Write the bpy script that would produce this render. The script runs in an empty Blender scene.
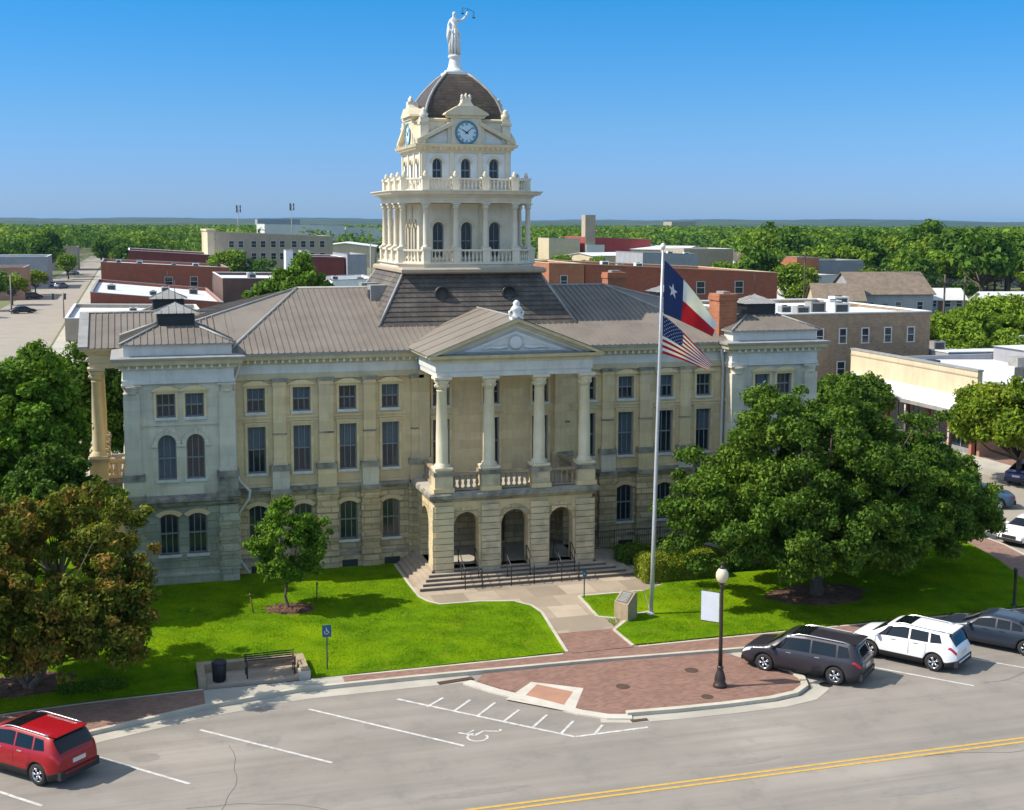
import bpy, bmesh, math, random
import numpy as np
from mathutils import Vector, Matrix
rad = math.radians
S = bpy.context.scene
COL = S.collection

# ------------------------------------------------------------------ camera
CAM = Vector((-16.9545, -61.3310, 17.0)); F_PX = 1292.85; PITCH = 0.11574; YAW = 0.28863; ROLL = 0.00263
_fw = Vector((math.sin(YAW)*math.cos(PITCH), math.cos(YAW)*math.cos(PITCH), -math.sin(PITCH)))
_r = Vector((math.cos(YAW), -math.sin(YAW), 0)); _u = _r.cross(_fw)
_r2 = math.cos(ROLL)*_r + math.sin(ROLL)*_u; _u2 = -math.sin(ROLL)*_r + math.cos(ROLL)*_u
cd = bpy.data.cameras.new('camera'); cam = bpy.data.objects.new('camera', cd); COL.objects.link(cam)
cam.matrix_world = Matrix(((_r2.x, _u2.x, -_fw.x, CAM.x), (_r2.y, _u2.y, -_fw.y, CAM.y), (_r2.z, _u2.z, -_fw.z, CAM.z), (0, 0, 0, 1)))
cd.sensor_width = 36; cd.lens = F_PX/1024*36; cd.shift_x = (512-515.485)/1024; cd.shift_y = (373.285-405)/1024
cd.clip_start = .5; cd.clip_end = 40000
S.camera = cam
def pix(p):
    v = Vector(p)-CAM; z = v.dot(_fw)
    if z < .1: return (-9999, 0)
    return (515.485+F_PX*v.dot(_r2)/z, 373.285-F_PX*v.dot(_u2)/z)

# ------------------------------------------------------------------ sky, sun, exposure
SUN_AZ, SUN_EL = 172.0, 47.0            # direction towards the sun, degrees from +X counter-clockwise
sd = Vector((math.cos(rad(SUN_AZ))*math.cos(rad(SUN_EL)), math.sin(rad(SUN_AZ))*math.cos(rad(SUN_EL)), math.sin(rad(SUN_EL))))
W = bpy.data.worlds.new('World'); S.world = W; W.use_nodes = True
nt = W.node_tree; nt.nodes.clear()
out = nt.nodes.new('ShaderNodeOutputWorld'); bg = nt.nodes.new('ShaderNodeBackground'); sky = nt.nodes.new('ShaderNodeTexSky')
sky.sky_type = 'NISHITA'; sky.sun_disc = False; sky.sun_elevation = rad(SUN_EL)
sky.sun_rotation = math.atan2(sd.x, sd.y)
sky.altitude = 0; sky.air_density = 1.0; sky.dust_density = .35; sky.ozone_density = 3.0
tc = nt.nodes.new('ShaderNodeTexCoord'); sx = nt.nodes.new('ShaderNodeSeparateXYZ'); nt.links.new(tc.outputs['Generated'], sx.inputs[0])
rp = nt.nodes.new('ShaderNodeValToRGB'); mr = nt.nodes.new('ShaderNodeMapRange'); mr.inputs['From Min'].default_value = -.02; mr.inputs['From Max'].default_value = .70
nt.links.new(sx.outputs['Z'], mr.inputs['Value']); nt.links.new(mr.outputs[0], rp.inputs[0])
SKYRAMP = [(0, (.23, .34, .60)), (.07, (.185, .295, .57)), (.132, (.160, .305, .51)), (.262, (.064, .315, .515)), (.43, (1.1, 1.0, .86)), (.6, (1.3, 1.1, .86)), (1, (1.3, 1.06, .80))]  # sky tint by height; warm bright upper part added to fill the shaded facade
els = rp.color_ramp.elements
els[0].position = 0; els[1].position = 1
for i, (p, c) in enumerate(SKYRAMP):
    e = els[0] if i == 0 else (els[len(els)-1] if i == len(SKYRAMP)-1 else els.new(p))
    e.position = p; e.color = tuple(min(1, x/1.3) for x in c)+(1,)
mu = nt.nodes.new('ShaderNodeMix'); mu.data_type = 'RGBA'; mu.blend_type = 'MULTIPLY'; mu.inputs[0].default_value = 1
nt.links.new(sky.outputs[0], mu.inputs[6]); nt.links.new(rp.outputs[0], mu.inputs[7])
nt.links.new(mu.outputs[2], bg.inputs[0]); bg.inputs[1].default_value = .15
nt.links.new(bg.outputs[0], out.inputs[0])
sl = bpy.data.lights.new('sun', 'SUN'); sl.energy = 2.4; sl.angle = rad(.53); sl.color = (1, .93, .82)
so = bpy.data.objects.new('sun', sl); COL.objects.link(so); so.rotation_euler = sd.to_track_quat('Z', 'Y').to_euler(); so.location = (-60, 10, 60)
S.view_settings.view_transform = 'Standard'; S.view_settings.look = 'None'; S.view_settings.gamma = 1; S.view_settings.exposure = 1.3
S.render.engine = 'CYCLES'
try:
    S.cycles.use_denoising = True; S.cycles.max_bounces = 6; S.cycles.diffuse_bounces = 3; S.cycles.glossy_bounces = 3
    S.cycles.transmission_bounces = 3; S.cycles.volume_bounces = 1; S.cycles.transparent_max_bounces = 6
except Exception: pass

# ------------------------------------------------------------------ materials
MATS = {}
def mat(name, c1, c2=None, rough=.8, scale=1.0, metal=0, bump=0, bscale=None, brick=None, streak=0, detail=6, c3=None, spec=None, dist=.02, per_island=0, trans=0, coat=0, objcol=False, blotch=None, lane=None):
    """procedural principled material: noise between c1 and c2, optional brick joints, vertical streak stains, bump"""
    if name in MATS: return MATS[name]
    m = bpy.data.materials.new(name); MATS[name] = m; m.use_nodes = True
    n = m.node_tree.nodes; l = m.node_tree.links; P = n['Principled BSDF']
    P.inputs['Roughness'].default_value = rough; P.inputs['Metallic'].default_value = metal
    if spec is not None: P.inputs['Specular IOR Level'].default_value = spec
    if coat: P.inputs['Coat Weight'].default_value = coat; P.inputs['Coat Roughness'].default_value = .05
    co = n.new('ShaderNodeTexCoord'); vec = co.outputs['Object']
    def noise(sc, det=detail, v=vec, rgh=.6):
        t = n.new('ShaderNodeTexNoise'); t.inputs['Scale'].default_value = sc; t.inputs['Detail'].default_value = det; t.inputs['Roughness'].default_value = rgh
        l.new(v, t.inputs['Vector']); return t.outputs['Fac']
    def ramp(src, a, b):
        r = n.new('ShaderNodeMapRange'); r.inputs['From Min'].default_value = a; r.inputs['From Max'].default_value = b; l.new(src, r.inputs['Value']); return r.outputs[0]
    def mix(f, a, b, mode='MIX'):
        x = n.new('ShaderNodeMix'); x.data_type = 'RGBA'; x.blend_type = mode
        for s_, v in ((0, f), (6, a), (7, b)):
            if isinstance(v, (int, float)): x.inputs[s_].default_value = v
            elif isinstance(v, tuple): x.inputs[s_].default_value = v+(1,) if len(v) == 3 else v
            else: l.new(v, x.inputs[s_])
        return x.outputs[2]
    if objcol:
        oi = n.new('ShaderNodeObjectInfo'); colr = oi.outputs['Color']
    elif c2 is None: colr = c1
    else: colr = mix(ramp(noise(scale), .35, .65), c1, c2)
    if c3 is not None: colr = mix(ramp(noise(scale*.23, 4), .48, .68), colr, c3)
    if blotch is not None:      # (colour, scale, from, to): stains with a shape of their own
        colr = mix(ramp(noise(blotch[1], 8, rgh=.75), blotch[2], blotch[3]), colr, blotch[0])
    if lane is not None:        # wheel-track streaks running along the street
        ml = n.new('ShaderNodeMapping'); ml.inputs['Scale'].default_value = (.035, .75, 1); l.new(vec, ml.inputs['Vector'])
        colr = mix(ramp(noise(1.0, 9, ml.outputs[0], .72), .42, .72), colr, lane)
    h = None
    if brick:                   # (brick width, row height, mortar size, mortar colour, strength)
        sp = n.new('ShaderNodeSeparateXYZ'); l.new(vec, sp.inputs[0])
        ad = n.new('ShaderNodeMath'); l.new(sp.outputs[0], ad.inputs[0]); l.new(sp.outputs[1], ad.inputs[1])
        cb = n.new('ShaderNodeCombineXYZ'); l.new(ad.outputs[0], cb.inputs[0]); l.new(sp.outputs[2 if len(brick) < 6 else 1], cb.inputs[1])
        if len(brick) >= 6: l.new(sp.outputs[0], cb.inputs[0])
        bt = n.new('ShaderNodeTexBrick'); l.new(cb.outputs[0], bt.inputs['Vector']); bt.inputs['Scale'].default_value = 1
        bt.inputs['Brick Width'].default_value = brick[0]; bt.inputs['Row Height'].default_value = brick[1]; bt.inputs['Mortar Size'].default_value = brick[2]
        bt.inputs['Mortar Smooth'].default_value = .3
        bt.inputs['Color1'].default_value = (1, 1, 1, 1); k = 1-brick[4]*.55; bt.inputs['Color2'].default_value = (k, k*.98, k*.95, 1); bt.inputs['Mortar'].default_value = (1, 1, 1, 1)
        colr = mix(1.0, colr, bt.outputs['Color'], 'MULTIPLY')
        mf = n.new('ShaderNodeMath'); mf.operation = 'MULTIPLY'; l.new(bt.outputs['Fac'], mf.inputs[0]); mf.inputs[1].default_value = brick[4]
        colr = mix(mf.outputs[0], colr, brick[3]); h = bt.outputs['Fac']
    if streak:
        mp = n.new('ShaderNodeMapping'); mp.inputs['Scale'].default_value = (2.6, 2.6, .35); l.new(vec, mp.inputs['Vector'])
        colr = mix(ramp(noise(1.0, 8, mp.outputs[0], .7), .50, .78), colr, mix(streak, colr, (.10, .085, .062)))
    if per_island:
        g = n.new('ShaderNodeNewGeometry'); hs = n.new('ShaderNodeHueSaturation')
        v = n.new('ShaderNodeMapRange'); v.inputs['To Min'].default_value = 1-per_island; v.inputs['To Max'].default_value = 1+per_island; l.new(g.outputs['Random Per Island'], v.inputs['Value'])
        l.new(v.outputs[0], hs.inputs['Value'])
        if isinstance(colr, tuple): hs.inputs['Color'].default_value = colr+(1,)
        else: l.new(colr, hs.inputs['Color'])
        colr = hs.outputs[0]
    if isinstance(colr, tuple): P.inputs['Base Color'].default_value = colr+(1,)
    else: l.new(colr, P.inputs['Base Color'])
    if bump:
        bn = n.new('ShaderNodeBump'); bn.inputs['Strength'].default_value = bump; bn.inputs['Distance'].default_value = dist
        src = noise(bscale or scale*6, 8)
        if h is not None:
            sb = n.new('ShaderNodeMath'); sb.operation = 'SUBTRACT'; l.new(src, sb.inputs[0]); l.new(h, sb.inputs[1]); src = sb.outputs[0]
        l.new(src, bn.inputs['Height']); l.new(bn.outputs[0], P.inputs['Normal'])
    if trans:
        tr = n.new('ShaderNodeBsdfTranslucent'); ms = n.new('ShaderNodeMixShader'); ms.inputs[0].default_value = trans
        if isinstance(colr, tuple): tr.inputs[0].default_value = colr+(1,)
        else: l.new(mix(1.0, colr, (1.0, 1.0, .45), 'MULTIPLY'), tr.inputs[0])
        l.new(P.outputs[0], ms.inputs[1]); l.new(tr.outputs[0], ms.inputs[2]); l.new(ms.outputs[0], n['Material Output'].inputs[0])
    return m
STONE = mat('limestone', (.82, .64, .37), (.72, .56, .31), .9, 1.1, bump=.35, bscale=9, brick=(1.1, .42, .012, (.34, .27, .17), .28), streak=.25, c3=(.62, .50, .33))
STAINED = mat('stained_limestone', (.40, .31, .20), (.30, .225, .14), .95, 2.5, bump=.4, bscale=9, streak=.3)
RISER = mat('shaded_riser', (.15, .125, .10), (.10, .085, .07), .95, 3)  # risers darker than the treads: their shade is put into the colour
STONEP = mat('pale_limestone', (.74, .675, .52), (.64, .585, .45), .9, .9, bump=.3, bscale=8, brick=(1.2, .45, .010, (.26, .23, .18), .25), streak=.40, c3=(.47, .45, .39))
RUSTIC = mat('rusticated_limestone', (.80, .63, .37), (.65, .505, .28), .95, 1.6, bump=.9, bscale=5, dist=.06, brick=(.8, .31, .028, (.22, .17, .11), .6), streak=.34, c3=(.48, .40, .27))
RUSTICP = mat('pale_rusticated_limestone', (.56, .53, .39), (.44, .43, .31), .95, 1.6, bump=.9, bscale=5, dist=.06, brick=(.85, .36, .02, (.20, .19, .14), .5), streak=.45, c3=(.30, .33, .27))
COLST = mat('column_stone', (.78, .68, .49), (.68, .58, .40), .85, 1.2, bump=.2, streak=.25)
BUTT = mat('weathered_buttress_stone', (.64, .53, .35), (.38, .32, .22), .95, 1.8, bump=.9, bscale=6, dist=.05, c3=(.70, .56, .34))
TREAD = mat('worn_step_stone', (.44, .36, .275), (.34, .275, .21), .9, 1.2, bump=.3, bscale=14)
WEATHER = mat('weathered_limestone', (.34, .31, .25), (.12, .115, .10), .95, 2.2, bump=.7, bscale=7, c3=(.42, .37, .27))
TRIM = mat('painted_cornice', (.66, .655, .62), (.58, .57, .53), .7, 1.5, bump=.1, streak=.22)
TRIMY = mat('cream_moulding', (.58, .50, .32), (.50, .42, .26), .75, 1.5, streak=.3)
TOWERW = mat('tower_paint', (.72, .66, .53), (.64, .57, .44), .7, 1.2, bump=.12, streak=.22)
TOWERY = mat('tower_cream', (.66, .585, .42), (.58, .505, .35), .75, 1.5, streak=.2)
WHITE = mat('white_paint', (.74, .74, .72), (.66, .66, .64), .6, 2, bump=.1)
ROOFM = mat('bronze_metal_roof', (.215, .185, .155), (.170, .147, .124), .62, .8, bump=.1, c3=(.235, .205, .17), spec=.25)
SLATE = mat('slate_shingles', (.125, .102, .085), (.080, .066, .057), .75, 3, bump=.5, bscale=12, brick=(.35, .24, .03, (.03, .025, .022), .45), c3=(.16, .135, .105))
DOME = mat('dome_slate', (.095, .068, .050), (.058, .042, .034), .6, 2.5, bump=.4, brick=(.3, .16, .02, (.018, .014, .012), .7), c3=(.105, .085, .045))
DARKM = mat('dark_louver_metal', (.022, .026, .028), (.035, .038, .038), .5, 3)
LEADM = mat('lead_flashing', (.32, .31, .29), (.24, .235, .22), .55, 2)
FRAMEM = mat('window_frame_paint', (.24, .25, .25), (.19, .20, .20), .6, 4)
GLASS = mat('window_glass', (.020, .034, .048), (.008, .014, .020), .08, .9, spec=.6)
BLINDREFL = mat('window_blind_reflection', (.105, .145, .175), (.055, .08, .105), .25, 1.1, spec=.3)  # blinds, with the panes' blue-grey reflections put into the colour
CONC = mat('concrete', (.46, .425, .355), (.38, .35, .29), .9, .8, bump=.3, bscale=14, c3=(.34, .31, .26), dist=.01)
WALKM = mat('walk_concrete', (.47, .385, .285), (.39, .315, .235), .9, .7, bump=.3, bscale=14, brick=(1.5, 1.5, .018, (.20, .16, .12), .7, 1), c3=(.40, .33, .26), dist=.01)
CURBM = mat('curb_concrete', (.53, .49, .40), (.43, .39, .31), .9, 1.2, bump=.3, bscale=14, blotch=((.20, .17, .13), 1.3, .58, .78), dist=.01)
BRICKP = mat('brick_paving', (.30, .172, .132), (.245, .138, .105), .9, .7, bump=.3, bscale=18, brick=(.22, .11, .008, (.25, .15, .11), .6, 1), c3=(.31, .18, .13), blotch=((.20, .11, .08), .6, .55, .8), dist=.008)
BRICKO = mat('stamped_paving', (.275, .158, .122), (.235, .132, .10), .9, .9, bump=.3, bscale=18, brick=(.22, .11, .008, (.27, .16, .11), .6, 1), blotch=((.26, .13, .09), .8, .5, .8), dist=.008)
REDB = mat('red_brick', (.40, .105, .05), (.32, .08, .04), .9, .6, brick=(.45, .16, .012, (.30, .17, .12), .4), streak=.3, c3=(.28, .10, .06))
MAROON = mat('maroon_brick', (.20, .05, .04), (.15, .04, .03), .9, .6, streak=.3)
DKBROWN = mat('dark_brown_brick', (.14, .075, .055), (.10, .055, .04), .9, .6, streak=.2)
ORANGEB = mat('orange_brick', (.46, .17, .08), (.36, .125, .06), .9, .6, brick=(.45, .16, .012, (.40, .25, .17), .4), streak=.25)
BROWNB = mat('tan_brown_brick', (.38, .265, .17), (.28, .19, .12), .9, 1.2, brick=(.3, .11, .012, (.30, .22, .15), .4), streak=.3, blotch=((.37, .28, .19), .5, .55, .8))
BEIGE = mat('beige_stucco', (.60, .50, .33), (.52, .43, .28), .9, .5, streak=.3)
GREYW = mat('grey_render', (.34, .34, .36), (.28, .28, .30), .9, .5, streak=.25)
TANW = mat('tan_render', (.42, .34, .25), (.36, .29, .21), .9, .5, streak=.25)
WROOF = mat('white_membrane_roof', (.70, .71, .72), (.56, .57, .59), .7, .12, blotch=((.42, .43, .45), .25, .5, .85))
SHING = mat('brown_shingle_roof', (.26, .20, .145), (.20, .155, .115), .95, .7, brick=(.5, .3, .03, (.14, .11, .08), .5, 1))
WARE = mat('pale_metal_wall', (.62, .62, .58), (.54, .54, .51), .7, .1)
BLACKI = mat('black_iron', (.012, .012, .014), (.022, .02, .022), .45, 5)
BRONZE = mat('dark_bronze_paint', (.045, .028, .024), (.03, .02, .018), .4, 4)
POLEM = mat('brushed_aluminium', (.62, .63, .65), (.54, .55, .57), .4, 3, metal=.35)
GLOBE = mat('frosted_globe', (.70, .62, .44), (.60, .52, .36), .35, 3)
PAINTW = mat('white_road_paint', (.62, .61, .58), (.42, .40, .37), .8, 5, blotch=((.30, .285, .26), 5, .55, .75))
PAINTY = mat('yellow_road_paint', (.60, .37, .06), (.46, .29, .07), .8, 4, blotch=((.28, .22, .12), 5, .58, .8))
RUSTM = mat('rusty_cast_iron', (.10, .055, .035), (.06, .035, .025), .8, 6, bump=.4)
MULCH = mat('bark_mulch', (.17, .085, .05), (.075, .038, .024), .95, 5, bump=1, bscale=16, dist=.05, c3=(.22, .13, .08))
WOOD = mat('weathered_wood', (.20, .12, .075), (.13, .08, .05), .8, 4, bump=.4)
BARK = mat('bark', (.13, .10, .075), (.08, .06, .045), .95, 6, bump=.8, bscale=18, dist=.03)
BARKP = mat('smooth_pale_bark', (.24, .17, .12), (.16, .11, .08), .9, 4, bump=.4, bscale=12)
LEAF = mat('oak_leaves', (.105, .190, .020), (.052, .108, .012), .6, .9, spec=.12, per_island=.5, trans=.30, c3=(.15, .235, .022))
LEAFB = mat('maple_leaves', (.155, .275, .022), (.095, .19, .015), .6, .9, spec=.12, per_island=.5, trans=.35, c3=(.11, .20, .03))
LEAFY = mat('yellow_green_leaves', (.20, .28, .020), (.12, .19, .014), .6, .7, spec=.12, per_island=.5, trans=.35, c3=(.26, .29, .022))  # lighter yellow-green leaf colour
LEAFR = mat('crape_myrtle_leaves', (.16, .19, .018), (.085, .11, .012), .6, .9, spec=.12, per_island=.5, trans=.3, blotch=((.40, .20, .045), .75, .50, .66))
LEAFH = mat('hedge_leaves', (.30, .36, .030), (.17, .25, .020), .6, 1.6, spec=.12, per_island=.4, trans=.3, c3=(.32, .34, .04))
LEAFD = mat('dark_far_leaves', (.10, .19, .022), (.06, .13, .015), .7, .08, spec=.1, per_island=.4, trans=.25, c3=(.13, .22, .02))
LEAFG = mat('bright_far_leaves', (.19, .29, .024), (.13, .22, .018), .7, .08, spec=.1, per_island=.4, trans=.3, c3=(.23, .30, .03))
GRASS = mat('lawn_grass', (.152, .275, .008), (.085, .18, .006), .9, 1.1, spec=.0, bump=1.0, bscale=45, dist=.05, c3=(.20, .32, .006), blotch=((.27, .29, .03), .8, .56, .84), detail=12)

# ------------------------------------------------------------------ mesh builder
class MB:
    def __init__(s): s.v = []; s.f = []; s.m = []; s.mats = []; s.sm = []
    def mi(s, m):
        if m not in s.mats: s.mats.append(m)
        return s.mats.index(m)
    def face(s, pts, m, smooth=False):
        k = len(s.v); s.v += [tuple(p) for p in pts]; s.f.append(tuple(range(k, k+len(pts)))); s.m.append(s.mi(m)); s.sm.append(smooth)
    def box(s, x0, x1, y0, y1, z0, z1, m, M=None):
        p = [(x, y, z) for z in (z0, z1) for x, y in ((x0, y0), (x1, y0), (x1, y1), (x0, y1))]
        if M: p = [M(*q) for q in p]
        k = len(s.v); s.v += [tuple(q) for q in p]; i = s.mi(m)
        for f in ((0, 3, 2, 1), (4, 5, 6, 7), (0, 1, 5, 4), (1, 2, 6, 5), (2, 3, 7, 6), (3, 0, 4, 7)):
            s.f.append(tuple(k+a for a in f)); s.m.append(i); s.sm.append(False)
        return s
    def prism(s, poly, z0, z1, m, top=True, bottom=True, M=None, side=None):
        n = len(poly); T = M or (lambda x, y, z: (x, y, z)); k = len(s.v)
        s.v += [tuple(T(x, y, z0)) for x, y in poly]+[tuple(T(x, y, z1)) for x, y in poly]; i = s.mi(m); j = s.mi(side) if side else i
        for a in range(n):
            b = (a+1) % n; s.f.append((k+a, k+b, k+n+b, k+n+a)); s.m.append(j); s.sm.append(False)
        if top: s.f.append(tuple(k+n+a for a in range(n))); s.m.append(i); s.sm.append(False)
        if bottom: s.f.append(tuple(k+a for a in reversed(range(n)))); s.m.append(i); s.sm.append(False)
        return s
    def lathe(s, prof, m, c=(0, 0, 0), n=16, smooth=True, M=None, sx=1, sy=1, cap=True):
        T = M or (lambda x, y, z: (x, y, z)); k = len(s.v); i = s.mi(m); R = len(prof)
        for r, z in prof:
            for a in range(n):
                t = 2*math.pi*a/n; s.v.append(tuple(T(c[0]+r*math.cos(t)*sx, c[1]+r*math.sin(t)*sy, c[2]+z)))
        for q in range(R-1):
            for a in range(n):
                b = (a+1) % n; s.f.append((k+q*n+a, k+q*n+b, k+(q+1)*n+b, k+(q+1)*n+a)); s.m.append(i); s.sm.append(smooth)
        if cap:
            s.f.append(tuple(k+a for a in reversed(range(n)))); s.f.append(tuple(k+(R-1)*n+a for a in range(n))); s.m += [i, i]; s.sm += [False, False]
        return s
    def tube(s, pts, rs, m, n=8, cap=True):
        pts = [Vector(p) for p in pts]; k = len(s.v); i = s.mi(m)
        if isinstance(rs, (int, float)): rs = [rs]*len(pts)
        for q, p in enumerate(pts):
            d = (pts[min(q+1, len(pts)-1)]-pts[max(q-1, 0)]).normalized(); a = d.cross(Vector((.31, .93, .17))).normalized(); b = d.cross(a)
            for t in range(n):
                w = 2*math.pi*t/n; s.v.append(tuple(p+(a*math.cos(w)+b*math.sin(w))*rs[q]))
        for q in range(len(pts)-1):
            for a in range(n):
                b = (a+1) % n; s.f.append((k+q*n+a, k+q*n+b, k+(q+1)*n+b, k+(q+1)*n+a)); s.m.append(i); s.sm.append(True)
        if cap:
            s.f.append(tuple(k+a for a in range(n))); s.f.append(tuple(k+(len(pts)-1)*n+a for a in range(n))); s.m += [i, i]; s.sm += [False, False]
        return s
    def mesh(s, name):
        me = bpy.data.meshes.new(name); me.from_pydata(s.v, [], s.f)
        for m in s.mats: me.materials.append(m)
        me.polygons.foreach_set('material_index', s.m); me.polygons.foreach_set('use_smooth', s.sm); me.update(); return me
    def build(s, name, parent=None, loc=None, rz=0, bevel=0, fix=True):
        me = s.mesh(name)
        if fix:
            b = bmesh.new(); b.from_mesh(me); bmesh.ops.remove_doubles(b, verts=b.verts, dist=1e-4); bmesh.ops.recalc_face_normals(b, faces=b.faces); b.to_mesh(me); b.free()
        return link(name, me, parent, loc, rz)
def link(name, me, parent=None, loc=None, rz=0):
    o = bpy.data.objects.new(name, me); COL.objects.link(o); o.parent = parent
    if loc is not None: o.location = loc
    if rz: o.rotation_euler.z = rz
    return o
def tag(o, label=None, cat=None, group=None, kind=None):
    for k, v in (('label', label), ('category', cat), ('group', group), ('kind', kind)):
        if v: o[k] = v
    return o
def empty(name, loc=(0, 0, 0), rz=0, label=None, cat=None, group=None):
    o = bpy.data.objects.new(name, None); COL.objects.link(o); o.location = loc; o.rotation_euler.z = rz; o.empty_display_size = .3
    return tag(o, label, cat, group)
def copy_tree(o, loc=None, rz=None, label=None, group=None, scale=None, color=None, parent=None, top=True):
    c = o.copy(); COL.objects.link(c)
    if top:
        if loc is not None: c.location = loc
        if rz is not None: c.rotation_euler.z = rz
        if label: c['label'] = label
        if group: c['group'] = group
        if scale is not None: c.scale = (scale,)*3 if isinstance(scale, (int, float)) else scale
    else: c.parent = parent
    if color is not None: c.color = color
    for ch in list(o.children): copy_tree(ch, parent=c, top=False, color=color)
    return c
def struct(o): o['kind'] = 'structure'; return o

# ------------------------------------------------------------------ ground heights (the courthouse lot is slightly raised)
def ss(t): t = max(0, min(1, t)); return t*t*(3-2*t)
def gz(x, y): return .15+.2*ss((y+14.4)/7)

# ------------------------------------------------------------------ wall with real openings
def front(Y0): return lambda u, d, z: (u, Y0+d, z)
def west(X0, Yc=0): return lambda u, d, z: (X0+d, Yc-u, z)
def east(X0, Yc=0): return lambda u, d, z: (X0-d, Yc+u, z)
def back(Y0, Xc=0): return lambda u, d, z: (Xc-u, Y0-d, z)
def arc_pts(ua, ub, zb, rise, n=10):
    w = (ub-ua)/2; uc = (ua+ub)/2
    if rise >= w*.99: return [(uc-w*math.cos(math.pi*i/n), zb-w+w*math.sin(math.pi*i/n)) for i in range(n+1)]
    R = (w*w+rise*rise)/(2*rise); th = math.asin(w/R)
    return [(uc+R*math.sin(-th+2*th*i/n), zb-R+R*math.cos(-th+2*th*i/n)) for i in range(n+1)]
def wall(mb, M, u0, u1, z0, z1, holes, depth, m, rm=None):
    rm = rm or m
    us = sorted({u0, u1, *[h[0] for h in holes], *[h[1] for h in holes]}); zs = sorted({z0, z1, *[h[2] for h in holes], *[h[3] for h in holes]})
    for a, b in zip(us, us[1:]):
        for c, d in zip(zs, zs[1:]):
            uc, zc = (a+b)/2, (c+d)/2
            if any(h[0] < uc < h[1] and h[2] < zc < h[3] for h in holes): continue
            mb.face([M(a, 0, c), M(b, 0, c), M(b, 0, d), M(a, 0, d)], m)
    for ua, ub, za, zb, rise in holes:
        if rise:
            ar = arc_pts(ua, ub, zb, rise)
            for p, q in zip(ar, ar[1:]):
                if abs(p[1]-zb) < 1e-5 and abs(q[1]-zb) < 1e-5: continue
                mb.face([M(p[0], 0, p[1]), M(q[0], 0, q[1]), M(q[0], 0, zb), M(p[0], 0, zb)], m)
            ol = [(ua, za)]+ar+[(ub, za)]
        else: ol = [(ua, za), (ua, zb), (ub, zb), (ub, za)]
        for p, q in zip(ol, ol[1:]+ol[:1]): mb.face([M(p[0], 0, p[1]), M(q[0], 0, q[1]), M(q[0], depth, q[1]), M(p[0], depth, p[1])], rm)

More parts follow.
